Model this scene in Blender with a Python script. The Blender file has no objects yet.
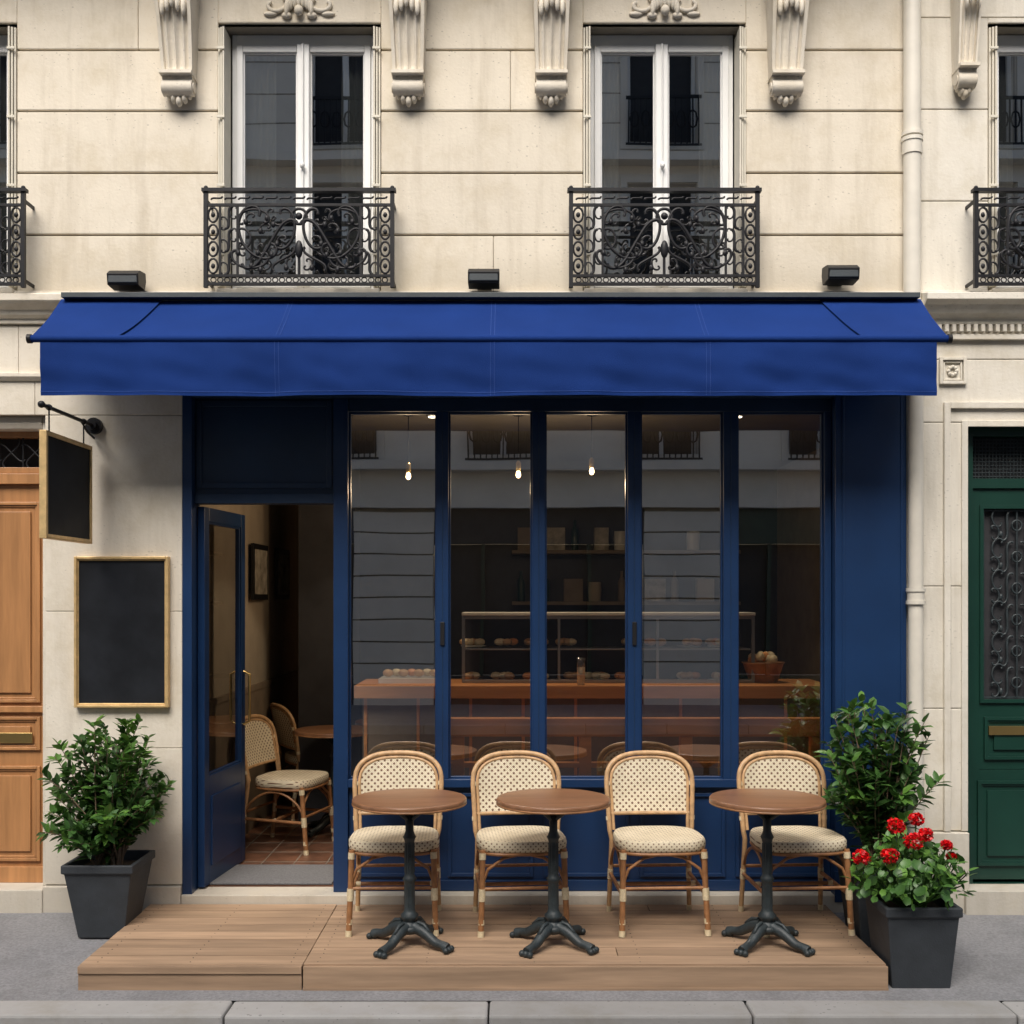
import bpy, bmesh, math, random
from math import sin, cos, pi, radians, sqrt
from mathutils import Vector, Matrix
random.seed(7)
S = bpy.context.scene
COL = S.collection
# ---------------------------------------------------------------- materials
def newmat(name):
    m = bpy.data.materials.new(name); m.use_nodes = True
    nt = m.node_tree; nt.nodes.clear()
    out = nt.nodes.new('ShaderNodeOutputMaterial')
    return m, nt, out
def N(nt, t, **kw):
    n = nt.nodes.new(t)
    for k, v in kw.items():
        if k in n.inputs: n.inputs[k].default_value = v
        else: setattr(n, k, v)
    return n
def L(nt, a, b): nt.links.new(a, b)
def ramp(nt, fac, stops):
    r = nt.nodes.new('ShaderNodeValToRGB')
    e = r.color_ramp.elements
    while len(e) > 1: e.remove(e[-1])
    e[0].position = stops[0][0]; e[0].color = (*stops[0][1], 1) if len(stops[0][1]) == 3 else stops[0][1]
    for p, c in stops[1:]:
        x = e.new(p); x.color = (*c, 1) if len(c) == 3 else c
    L(nt, fac, r.inputs[0]); return r
def mul(c, k): return tuple(min(1, a * k) for a in c)
def mapping(nt, scale=(1, 1, 1)):
    tc = nt.nodes.new('ShaderNodeTexCoord'); mp = nt.nodes.new('ShaderNodeMapping')
    mp.inputs['Scale'].default_value = scale
    L(nt, tc.outputs['Object'], mp.inputs[0]); return mp.outputs[0]
def mixc(nt, fac, a, b, mode='MIX'):
    n = nt.nodes.new('ShaderNodeMix'); n.data_type = 'RGBA'; n.blend_type = mode
    if isinstance(fac, (int, float)): n.inputs[0].default_value = fac
    else: L(nt, fac, n.inputs[0])
    for i, v in ((6, a), (7, b)):
        if isinstance(v, tuple): n.inputs[i].default_value = (*v, 1) if len(v) == 3 else v
        else: L(nt, v, n.inputs[i])
    return n.outputs[2]
def simple(name, col, rough=.6, var=.2, scale=6, bump=.15, bscale=80, metal=0, stretch=(1, 1, 1), blk=.0, coat=0, dirt=0.0, spec=.5, dscale=1.7):
    m, nt, out = newmat(name)
    b = N(nt, 'ShaderNodeBsdfPrincipled'); b.inputs['Metallic'].default_value = metal
    b.inputs['Coat Weight'].default_value = coat
    b.inputs['Specular IOR Level'].default_value = spec
    b.inputs['Roughness'].default_value = rough
    v = mapping(nt, stretch)
    n1 = N(nt, 'ShaderNodeTexNoise', Scale=scale, Detail=3.0, Roughness=.6); L(nt, v, n1.inputs['Vector'])
    r = ramp(nt, n1.outputs[0], [(.25, mul(col, 1 - var)), (.75, mul(col, 1 + var))])
    c = r.outputs[0]
    if blk:
        at = N(nt, 'ShaderNodeAttribute', attribute_name='blk')
        mr = N(nt, 'ShaderNodeMapRange'); mr.inputs[3].default_value = 1 - blk; mr.inputs[4].default_value = 1 + blk
        L(nt, at.outputs['Fac'], mr.inputs[0])
        c = mixc(nt, 1.0, c, mr.outputs[0], 'MULTIPLY')
    if dirt:
        n3 = N(nt, 'ShaderNodeTexNoise', Scale=dscale, Detail=5.0, Roughness=.7); L(nt, v, n3.inputs['Vector'])
        r3 = ramp(nt, n3.outputs[0], [(.45, (0, 0, 0)), (.75, (1, 1, 1))])
        mm = N(nt, 'ShaderNodeMath', operation='MULTIPLY'); L(nt, r3.outputs[0], mm.inputs[0]); mm.inputs[1].default_value = dirt
        c = mixc(nt, mm.outputs[0], c, mul(col, .4))
    L(nt, c, b.inputs['Base Color'])
    if bump:
        n2 = N(nt, 'ShaderNodeTexNoise', Scale=bscale, Detail=2.0); L(nt, v, n2.inputs['Vector'])
        bp = N(nt, 'ShaderNodeBump', Strength=bump, Distance=.004); L(nt, n2.outputs[0], bp.inputs['Height']); L(nt, bp.outputs[0], b.inputs['Normal'])
    L(nt, b.outputs[0], out.inputs[0]); return m
def stone(name, col, blk=.07, pits=.55, streak=.35, base_dirt=None, ledge=None):
    m, nt, out = newmat(name)
    b = N(nt, 'ShaderNodeBsdfPrincipled'); b.inputs['Roughness'].default_value = .85
    b.inputs['Specular IOR Level'].default_value = .25
    v = mapping(nt)
    n1 = N(nt, 'ShaderNodeTexNoise', Scale=2.3, Detail=6.0, Roughness=.72); L(nt, v, n1.inputs['Vector'])
    c = ramp(nt, n1.outputs[0], [(.28, (col[0] * .84, col[1] * .81, col[2] * .74)), (.5, col), (.72, mul(col, 1.08))]).outputs[0]
    at = N(nt, 'ShaderNodeAttribute', attribute_name='blk')
    mr = N(nt, 'ShaderNodeMapRange'); mr.inputs[3].default_value = 1 - blk; mr.inputs[4].default_value = 1 + blk
    L(nt, at.outputs['Fac'], mr.inputs[0]); c = mixc(nt, 1.0, c, mr.outputs[0], 'MULTIPLY')
    vo = N(nt, 'ShaderNodeTexVoronoi', Scale=26.0); L(nt, mapping(nt, (1, 1, 1.7)), vo.inputs['Vector'])
    pm = ramp(nt, n1.outputs[0], [(.40, (.0, 0, 0)), (.66, (.22, .22, .22))])
    lt = N(nt, 'ShaderNodeMath', operation='LESS_THAN'); L(nt, vo.outputs['Distance'], lt.inputs[0]); L(nt, pm.outputs[0], lt.inputs[1])
    pf = N(nt, 'ShaderNodeMath', operation='MULTIPLY'); L(nt, lt.outputs[0], pf.inputs[0]); pf.inputs[1].default_value = pits
    c = mixc(nt, pf.outputs[0], c, mul(col, .5))
    n3 = N(nt, 'ShaderNodeTexNoise', Scale=7.0, Detail=4.0, Roughness=.65); L(nt, mapping(nt, (1.2, 1.2, .13)), n3.inputs['Vector'])
    r3 = ramp(nt, n3.outputs[0], [(.5, (0, 0, 0)), (.78, (streak,) * 3)])
    c = mixc(nt, r3.outputs[0], c, (col[0] * .52, col[1] * .48, col[2] * .42))
    tc = nt.nodes.new('ShaderNodeTexCoord'); sp = nt.nodes.new('ShaderNodeSeparateXYZ'); L(nt, tc.outputs['Object'], sp.inputs[0])
    for rng_, dc in ((base_dirt and (0, base_dirt), (.2, .18, .15)), (ledge, (.34, .29, .21))):
        if not rng_: continue
        m2 = N(nt, 'ShaderNodeMapRange'); m2.inputs[1].default_value = rng_[0]; m2.inputs[2].default_value = rng_[1]; m2.inputs[3].default_value = .8; m2.inputs[4].default_value = 0
        L(nt, sp.outputs[2], m2.inputs[0])
        m3 = N(nt, 'ShaderNodeMath', operation='MULTIPLY'); L(nt, m2.outputs[0], m3.inputs[0]); L(nt, n1.outputs[0], m3.inputs[1])
        c = mixc(nt, m3.outputs[0], c, dc)
    L(nt, c, b.inputs['Base Color'])
    n2 = N(nt, 'ShaderNodeTexNoise', Scale=55.0, Detail=3.0); L(nt, v, n2.inputs['Vector'])
    bp = N(nt, 'ShaderNodeBump', Strength=.4, Distance=.004); L(nt, n2.outputs[0], bp.inputs['Height']); L(nt, bp.outputs[0], b.inputs['Normal'])
    L(nt, b.outputs[0], out.inputs[0]); return m
def wood(name, col, axis='x', rough=.5, var=.35, blk=.15, scale=9, dirt=0.0, spec=.5):
    st = {'x': (.09, 1, 1), 'y': (1, .09, 1), 'z': (1, 1, .09)}[axis]
    return simple(name, col, rough, var, scale * 2.2, .3, 60, stretch=st, blk=blk, dirt=dirt, spec=spec)
def glassmat(name, refl=.12, tint=(.93, .96, .95)):
    m, nt, out = newmat(name)
    tr = N(nt, 'ShaderNodeBsdfTransparent'); tr.inputs[0].default_value = (*tint, 1)
    gl = N(nt, 'ShaderNodeBsdfGlossy'); gl.inputs['Roughness'].default_value = 0.0
    n = N(nt, 'ShaderNodeTexNoise', Scale=1.6, Detail=1.0); L(nt, mapping(nt), n.inputs['Vector'])
    bp = N(nt, 'ShaderNodeBump', Strength=.06, Distance=.01); L(nt, n.outputs[0], bp.inputs['Height']); L(nt, bp.outputs[0], gl.inputs['Normal'])
    fr = N(nt, 'ShaderNodeFresnel', IOR=1.45)
    ad = N(nt, 'ShaderNodeMath', operation='ADD', use_clamp=True); L(nt, fr.outputs[0], ad.inputs[0]); ad.inputs[1].default_value = refl
    mx = N(nt, 'ShaderNodeMixShader'); L(nt, ad.outputs[0], mx.inputs[0]); L(nt, tr.outputs[0], mx.inputs[1]); L(nt, gl.outputs[0], mx.inputs[2])
    L(nt, mx.outputs[0], out.inputs[0]); return m
def emis(name, col, st):
    m, nt, out = newmat(name); e = N(nt, 'ShaderNodeEmission'); e.inputs[0].default_value = (*col, 1); e.inputs[1].default_value = st
    L(nt, e.outputs[0], out.inputs[0]); return m
def weave(name, ax, thr=.62, P=.034):
    m, nt, out = newmat(name)
    b = N(nt, 'ShaderNodeBsdfPrincipled'); b.inputs['Roughness'].default_value = .55
    tc = nt.nodes.new('ShaderNodeTexCoord'); sp = nt.nodes.new('ShaderNodeSeparateXYZ'); L(nt, tc.outputs['Object'], sp.inputs[0])
    def sn(i, k, ph=0):
        a = N(nt, 'ShaderNodeMath', operation='MULTIPLY_ADD'); L(nt, sp.outputs[i], a.inputs[0]); a.inputs[1].default_value = k; a.inputs[2].default_value = ph
        s = N(nt, 'ShaderNodeMath', operation='SINE'); L(nt, a.outputs[0], s.inputs[0]); return s.outputs[0]
    K = 2 * pi / P
    p = N(nt, 'ShaderNodeMath', operation='MULTIPLY'); L(nt, sn(ax[0], K), p.inputs[0]); L(nt, sn(ax[1], K), p.inputs[1])
    r = ramp(nt, p.outputs[0], [(.0, (.80, .71, .53)), (thr - .08, (.76, .65, .46)), (thr, (.16, .08, .04))])
    n = N(nt, 'ShaderNodeTexNoise', Scale=9.0, Detail=3.0); L(nt, tc.outputs['Object'], n.inputs['Vector'])
    rn = ramp(nt, n.outputs[0], [(.3, (.82, .80, .76)), (.7, (1, 1, 1))])
    L(nt, mixc(nt, 1.0, r.outputs[0], rn.outputs[0], 'MULTIPLY'), b.inputs['Base Color'])
    q = N(nt, 'ShaderNodeMath', operation='MULTIPLY'); L(nt, sn(ax[0], K * 3), q.inputs[0]); L(nt, sn(ax[1], K * 3), q.inputs[1])
    bp = N(nt, 'ShaderNodeBump', Strength=.5, Distance=.003); L(nt, q.outputs[0], bp.inputs['Height']); L(nt, bp.outputs[0], b.inputs['Normal'])
    L(nt, b.outputs[0], out.inputs[0]); return m
def leafmat(name, col, var=.5):
    m, nt, out = newmat(name)
    b = N(nt, 'ShaderNodeBsdfPrincipled'); b.inputs['Roughness'].default_value = .40
    at = N(nt, 'ShaderNodeAttribute', attribute_name='blk')
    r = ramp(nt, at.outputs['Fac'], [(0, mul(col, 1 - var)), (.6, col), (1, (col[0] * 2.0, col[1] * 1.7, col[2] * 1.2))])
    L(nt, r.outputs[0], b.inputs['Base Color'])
    t = N(nt, 'ShaderNodeBsdfTranslucent'); L(nt, r.outputs[0], t.inputs[0])
    mx = N(nt, 'ShaderNodeMixShader'); mx.inputs[0].default_value = .25; L(nt, b.outputs[0], mx.inputs[1]); L(nt, t.outputs[0], mx.inputs[2])
    L(nt, mx.outputs[0], out.inputs[0]); return m

STONE = stone('limestone', (.715, .65, .535), blk=.06, streak=.42, ledge=(3.5, 3.75))
STONE_S = stone('limestone_smooth', (.705, .65, .55), blk=.04, pits=.35, streak=.35, base_dirt=.8)
STONE_B = stone('limestone_pale', (.68, .64, .555), blk=.05, pits=.3, streak=.38, base_dirt=.8)
STONE_O = simple('opposite_limestone', (.80, .75, .66), .85, .08, 1.5, 0)
MORTAR = simple('joint_mortar', (.30, .265, .21), .9, .15, bump=0)
WHITE = simple('white_window_paint', (.80, .80, .78), .4, .04, 4, 0)
CREAMP = simple('cream_shutter_paint', (.62, .58, .48), .5, .08, bump=0)
IRON = simple('wrought_iron', (.014, .014, .016), .45, .3, 20, 0, spec=.3)
CASTIRON = simple('cast_iron', (.024, .033, .036), .5, .4, 30, .4)
BLACK = simple('black_metal', (.012, .012, .013), .45, .2, bump=0, spec=.3)
BLUE = simple('blue_shop_paint', (.008, .032, .098), .36, .16, 2.5, .06, 25, dirt=.15)
BLUED = simple('blue_shop_paint_dark', (.013, .034, .078), .40, .2, 2.5, .06, 25)
CANVAS = simple('awning_canvas', (.009, .034, .165), .85, .10, 2.5, .5, 420, spec=.10, dirt=.18)
CANVAS2 = simple('awning_canvas_stitch', (.038, .078, .27), .8, .2, 60, 0, spec=.1)
GLASS = glassmat('shop_glass', .40, (.92, .93, .92))
GLASSU = glassmat('upper_window_glass', .55, (.7, .74, .74))
ASPHALT = simple('asphalt', (.055, .055, .058), .85, .3, 30, .6, 220)
PAVE = simple('pavement_asphalt', (.225, .225, .232), .85, .26, 70, .7, 260, dirt=.42, dscale=3.2)
KERB = stone('granite_kerb', (.31, .305, .295), blk=.14, pits=.6, streak=.1)
DECK = wood('deck_wood', (.375, .255, .165), 'x', .66, .28, .18, 8, dirt=.28, spec=.3)
DOORW = wood('oak_door', (.40, .195, .078), 'z', .38, .25, .08)
TABLEW = wood('table_wood', (.24, .115, .056), 'x', .3, .3, .0)
BARW = wood('bar_wood', (.68, .30, .11), 'x', .38, .25, .1)
RATTAN = simple('rattan_cane', (.30, .14, .057), .42, .35, 22, 0)
RATTANL = simple('light_rattan', (.50, .31, .155), .42, .3, 25, 0)
WRAP = simple('cane_wrap', (.68, .57, .37), .5, .15, 90, .5, 300)
WEAVE_XZ = weave('woven_back', (0, 2), .52); WEAVE_XY = weave('woven_seat', (0, 1), .76); WEAVE_RIM = weave('woven_rim', (0, 2), .66, .026)
POT = simple('planter_fibreclay', (.034, .040, .047), .6, .25, 8, .3, 150, dirt=.3, dscale=5)
SOIL = simple('soil', (.03, .02, .013), .95, .4, 60, 1, 100)
LEAF = leafmat('shrub_leaves', (.060, .150, .034)); LEAF2 = leafmat('geranium_leaves', (.085, .21, .045))
BARK = simple('bark', (.16, .11, .07), .8, .3, bump=0)
RED = leafmat('red_petals', (.66, .008, .014), .3)
GOLD = simple('gold_frame', (.70, .49, .23), .4, .2, 20, .2, 100, metal=.35)
BRASS = simple('brass', (.6, .42, .16), .3, .1, metal=.9)
BOARD = simple('chalkboard', (.014, .016, .020), .6, .45, 4, .1, spec=.18)
GREEN = simple('green_door_paint', (.008, .040, .028), .35, .2, 3, .05)
PIPE = simple('cream_pipe_paint', (.70, .66, .57), .45, .08, 6, .1, dirt=.12)
ZINC = simple('zinc', (.05, .06, .065), .5, .2)
INTWALL = simple('interior_plaster', (.38, .32, .24), .8, .1, bump=0)
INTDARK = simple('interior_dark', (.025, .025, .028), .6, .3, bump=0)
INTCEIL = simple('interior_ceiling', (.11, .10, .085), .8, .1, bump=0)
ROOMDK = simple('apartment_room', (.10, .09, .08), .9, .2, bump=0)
CURT = simple('curtain', (.6, .58, .54), .9, .1, bump=0)
TILE = simple('terracotta_tiles', (.18, .085, .05), .4, .5, 9, 0)
STEEL = simple('steel', (.35, .35, .35), .4, .1, metal=.8, bump=0)
CERAM = simple('ceramic_white', (.7, .68, .63), .3, .05, bump=0)
MAT_ = simple('door_mat', (.16, .16, .165), .95, .3, 90, 1, 300)
PAPER = simple('print_paper', (.35, .32, .26), .8, .6, 12, 0)
DADO = simple('dado_paint', (.22, .17, .12), .7, bump=0)

# ---------------------------------------------------------------- mesh builder
class MB:
    def __init__(s): s.v = []; s.f = []; s.m = []; s.c = []; s.sm = []; s.mats = []
    def mi(s, mat):
        if mat not in s.mats: s.mats.append(mat)
        return s.mats.index(mat)
    def add(s, vs, fs, mat, c=None, smooth=False):
        o = len(s.v); s.v.extend([tuple(v) for v in vs]); i = s.mi(mat)
        if c is None: c = random.random()
        for f in fs:
            s.f.append([o + k for k in f]); s.m.append(i); s.c.append(c); s.sm.append(smooth)
    def box(s, x0, x1, y0, y1, z0, z1, mat, c=None):
        if x0 > x1: x0, x1 = x1, x0
        if y0 > y1: y0, y1 = y1, y0
        if z0 > z1: z0, z1 = z1, z0
        vs = [(x0, y0, z0), (x1, y0, z0), (x1, y1, z0), (x0, y1, z0), (x0, y0, z1), (x1, y0, z1), (x1, y1, z1), (x0, y1, z1)]
        s.add(vs, [(0, 3, 2, 1), (4, 5, 6, 7), (0, 1, 5, 4), (1, 2, 6, 5), (2, 3, 7, 6), (3, 0, 4, 7)], mat, c)
    def frame(s, x0, x1, z0, z1, w, y0, y1, mat, wb=None, wt=None):
        wb = w if wb is None else wb; wt = w if wt is None else wt
        s.box(x0, x0 + w, y0, y1, z0, z1, mat); s.box(x1 - w, x1, y0, y1, z0, z1, mat)
        s.box(x0 + w, x1 - w, y0, y1, z0, z0 + wb, mat); s.box(x0 + w, x1 - w, y0, y1, z1 - wt, z1, mat)
    def tube(s, pts, r, mat, n=8, closed=False, c=None, cap=True):
        pts = [Vector(p) for p in pts]; k = len(pts)
        rs = r if isinstance(r, (list, tuple)) else [r] * k
        up = None; vs = []
        for i in range(k):
            a = pts[(i - 1) % k] if (closed or i > 0) else pts[0]; b = pts[(i + 1) % k] if (closed or i < k - 1) else pts[-1]
            t = (b - a)
            if t.length < 1e-9: t = Vector((0, 0, 1))
            t.normalize()
            if up is None:
                up = Vector((0, 1, 0)) if abs(t.y) < .9 else Vector((1, 0, 0))
            up = up - t * up.dot(t)
            if up.length < 1e-6: up = Vector((1, 0, 0)) - t * t.x
            up.normalize(); sd = t.cross(up)
            for j in range(n):
                an = 2 * pi * j / n
                vs.append(pts[i] + (up * cos(an) + sd * sin(an)) * rs[i])
        fs = []
        for i in range(k if closed else k - 1):
            i2 = (i + 1) % k
            for j in range(n):
                fs.append((i * n + j, i * n + (j + 1) % n, i2 * n + (j + 1) % n, i2 * n + j))
        if c is None: c = random.random()
        s.add(vs, fs, mat, c, True)
        if cap and not closed:
            s.add(vs[:n], [tuple(range(n))[::-1]], mat, c, False); s.add(vs[-n:], [tuple(range(n))], mat, c, False)
    def lathe(s, prof, cx, cy, mat, n=24, c=None, smooth=True, cz=0):
        vs = []; fs = []
        for r, z in prof:
            for j in range(n):
                a = 2 * pi * j / n; vs.append((cx + r * cos(a), cy + r * sin(a), z + cz))
        for i in range(len(prof) - 1):
            for j in range(n):
                fs.append((i * n + j, i * n + (j + 1) % n, (i + 1) * n + (j + 1) % n, (i + 1) * n + j))
        fs.append(tuple(range(n))[::-1]); fs.append(tuple((len(prof) - 1) * n + j for j in range(n)))
        s.add(vs, fs, mat, c, smooth)
    def ell(s, c, r, mat, n=12, m=8, col=None):
        vs = []; fs = []
        for i in range(m + 1):
            t = pi * i / m
            for j in range(n):
                a = 2 * pi * j / n; vs.append((c[0] + r[0] * sin(t) * cos(a), c[1] + r[1] * sin(t) * sin(a), c[2] + r[2] * cos(t)))
        for i in range(m):
            for j in range(n): fs.append((i * n + j, (i + 1) * n + j, (i + 1) * n + (j + 1) % n, i * n + (j + 1) % n))
        s.add(vs, fs, mat, col, True)
    def profx(s, prof, x0, x1, mat, c=None):
        n = len(prof); vs = [(x0, y, z) for y, z in prof] + [(x1, y, z) for y, z in prof]
        fs = [(i, (i + 1) % n, n + (i + 1) % n, n + i) for i in range(n)] + [tuple(range(n))[::-1], tuple(range(n, 2 * n))]
        s.add(vs, fs, mat, c)
    def obj(s, name, parent=None, bevel=0, loc=(0, 0, 0), segs=2, recalc=True):
        me = bpy.data.meshes.new(name); me.from_pydata(s.v, [], s.f)
        for m in s.mats: me.materials.append(m)
        me.polygons.foreach_set('material_index', s.m); me.polygons.foreach_set('use_smooth', s.sm)
        if recalc:
            bm = bmesh.new(); bm.from_mesh(me); bmesh.ops.recalc_face_normals(bm, faces=bm.faces); bm.to_mesh(me); bm.free()
        a = me.attributes.new('blk', 'FLOAT', 'FACE'); a.data.foreach_set('value', s.c)
        me.update()
        o = bpy.data.objects.new(name, me); COL.objects.link(o); o.location = loc
        if parent: o.parent = parent
        if bevel:
            b = o.modifiers.new('bevel', 'BEVEL'); b.width = bevel; b.segments = segs; b.limit_method = 'ANGLE'; b.angle_limit = radians(40)
        return o
def empty(name, loc=(0, 0, 0)):
    e = bpy.data.objects.new(name, None); COL.objects.link(e); e.location = loc; e.empty_display_size = .2; return e
def scroll(kind, cx, cz, length, ang, y, K=9.0, k0=1.2, mirror=1, n=30):
    pts = []; x = z = 0; th = 0; ds = 2 / n
    for i in range(n + 1):
        u = -1 + 2 * i / n; pts.append((x, z))
        k = K * (abs(u) ** 3) * ((1 if u > 0 else -1) if kind == 'S' else 1) + (0 if kind == 'S' else k0)
        th += k * ds; x += cos(th) * ds; z += sin(th) * ds
    mx = sum(p[0] for p in pts) / len(pts); mz = sum(p[1] for p in pts) / len(pts)
    a, b = pts[n // 4], pts[3 * n // 4]; t = math.atan2(b[1] - a[1], b[0] - a[0])
    q = [((p[0] - mx) * cos(-t) - (p[1] - mz) * sin(-t), (p[0] - mx) * sin(-t) + (p[1] - mz) * cos(-t)) for p in pts]
    ext = max(p[0] for p in q) - min(p[0] for p in q); sc = length / ext
    q = [(p[0] * sc, p[1] * sc * mirror) for p in q]
    return [(cx + p[0] * cos(ang) - p[1] * sin(ang), y, cz + p[0] * sin(ang) + p[1] * cos(ang)) for p in q]

# ---------------------------------------------------------------- façade courses
def minus(a, b, cuts):
    iv = [(a, b)]
    for c0, c1 in cuts:
        nv = []
        for s0, s1 in iv:
            if c1 <= s0 or c0 >= s1: nv.append((s0, s1)); continue
            if c0 > s0: nv.append((s0, c0))
            if c1 < s1: nv.append((c1, s1))
        iv = nv
    return [i for i in iv if i[1] - i[0] > 1e-3]
def courses(mb, xa, xb, zs, ops, y0, y1, mat, gap=.010, vj=.0015, bl=.85):
    for a, b in zip(zs[:-1], zs[1:]):
        lo, hi = a + gap / 2, b - gap / 2
        full = [(o[0], o[1]) for o in ops if o[2] <= a + .02 and o[3] >= b - .02]
        part = [o for o in ops if not (o[2] <= a + .02 and o[3] >= b - .02) and o[2] < b and o[3] > a]
        for s0, s1 in minus(xa, xb, full + [(o[0], o[1]) for o in part]):
            x = s0; first = True
            while x < s1 - 1e-4:
                w = bl * random.uniform(.7, 1.3)
                e = x + w
                if s1 - e < .3: e = s1
                mb.box(x + (0 if first else vj), e, y0, y1, lo, hi, mat); x = e; first = False
        for o in part:
            if o[3] < hi: mb.box(o[0], o[1], y0, y1, o[3], hi, mat)
            if o[2] > lo: mb.box(o[0], o[1], y0, y1, lo, o[2], mat)
def backing(mb, xa, xb, za, zb, ops, y0, y1, mat):
    xs = sorted(set([xa, xb] + [o[0] for o in ops] + [o[1] for o in ops]))
    for a, b in zip(xs[:-1], xs[1:]):
        cuts = [(o[2], o[3]) for o in ops if o[0] <= a + 1e-4 and o[1] >= b - 1e-4]
        for z0, z1 in minus(za, zb, cuts): mb.box(a, b, y0, y1, z0, z1, mat, .5)

BLD = empty('stone_apartment_building')
BLD2 = empty('stone_apartment_building.001')
ZT = 6.9
wins = [(-5.65, -4.75), (-3.655, -2.75), (-1.633, -.728), (.394, 1.30)]
wins2 = [(2.645, 3.55), (4.6, 5.5)]
zs = [3.51, 3.831, 4.176, 4.52, 4.859, 5.25, 5.6, 5.95, 6.3, 6.9]
mb = MB()
ops = [(a, b, 3.51, 5.01) for a, b in wins]
courses(mb, -6.5, 2.19, zs, ops, -.001, .05, STONE)
w = mb.obj('upper_wall_blocks', BLD, .006)
mb = MB(); backing(mb, -6.5, 2.19, 3.47, ZT, ops, .016, .30, MORTAR)
gops = [(-3.80, -2.594, .0, 2.83), (-1.833, 2.19, .0, 3.40)]
backing(mb, -6.5, 2.19, -.1, 3.47, gops, .016, .30, MORTAR); mb.obj('wall_core', BLD)
mb = MB()
courses(mb, -6.5, 2.19, [.22, .98, 1.74, 2.83, 3.05, 3.33], [(-3.80, -2.594, 0, 2.83), (-1.833, 2.19, 0, 3.5)], 0, .05, STONE_S, gap=.0025, bl=.7)
mb.box(-2.60, -1.836, -.022, .05, .0, .215, STONE_S); mb.box(-6.5, -3.79, -.022, .05, 0, .215, STONE_S)
mb.obj('ground_floor_wall_blocks', BLD, .004)
mb = MB()
def cornice(x0, x1):
    mb.profx([(.05, 3.335), (-.02, 3.335), (-.02, 3.36), (-.05, 3.375), (-.06, 3.40), (-.10, 3.425), (-.115, 3.44), (-.115, 3.475), (-.10, 3.48), (-.035, 3.50), (-.035, 3.512), (.05, 3.512)], x0, x1, STONE_S)
    mb.profx([(.05, 3.02), (-.012, 3.02), (-.03, 3.04), (-.03, 3.06), (.05, 3.07)], x0, x1, STONE_S)
cornice(-6.5, -2.44)
mb.box(-2.438, 2.188, -.035, .05, 3.478, 3.512, STONE_S)
mb.obj('cornice', BLD, .003)
mb = MB()
mb.box(-2.63, -2.592, .05, .30, .2, 2.832, STONE_S)
mb.profx([(.30, 2.76), (.06, 2.76), (.045, 2.79), (.045, 2.83), (.30, 2.83)], -3.76, -2.63, STONE_S)
mb.box(-3.80, -3.76, .05, .30, .2, 2.832, STONE_S)
mb.box(-3.80, -2.597, -.03, .34, 0, .20, STONE_S)
mb.obj('entrance_surround', BLD, .006)
def panel(mb, x0, x1, z0, z1, y, mat, d=.014):
    mb.frame(x0, x1, z0, z1, .018, y - .016, y, mat)
    mb.frame(x0 + .018, x1 - .018, z0 + .018, z1 - .018, .012, y - .008, y, mat)
    mb.box(x0 + .055, x1 - .055, y - .012, y, z0 + .055, z1 - .055, mat)
mb = MB()
for (a, b) in ((-3.76, -3.198), (-3.192, -2.63)):
    mb.box(a, b, .15, .195, .20, 2.46, DOORW)
    for z0_, z1_ in ((1.22, 2.36), (.95, 1.14), (.32, .86)): panel(mb, a + .06, b - .05, z0_, z1_, .15, DOORW)
    mb.box(a + .02, b - .0, .128, .15, 1.165, 1.20, DOORW)
    mb.box(a + .01, b, .125, .15, .20, .29, DOORW)
mb.box(-2.92, -2.72, .130, .136, .99, 1.05, BRASS)
mb.box(-3.76, -2.63, .12, .20, 2.46, 2.52, DOORW)
mb.frame(-3.76, -2.63, 2.522, 2.76, .035, .14, .20, DOORW)
mb.obj('oak_entrance_door', BLD, .004)
mb = MB()
for i in range(8):
    cx = -3.66 + i * .135
    for a in (45, 135):
        mb.tube(scroll('S', cx, 2.64, .17, radians(a), .155, 8), .006, IRON, 6)
    mb.tube([(cx + .067, .155, 2.53), (cx + .067, .155, 2.75)], .006, IRON, 6)
mb.obj('entrance_transom_grille', BLD)
mb = MB(); mb.box(-3.8, -2.6, .3, 1.5, .1, 2.9, INTDARK); mb.obj('entrance_hall', BLD)

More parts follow.
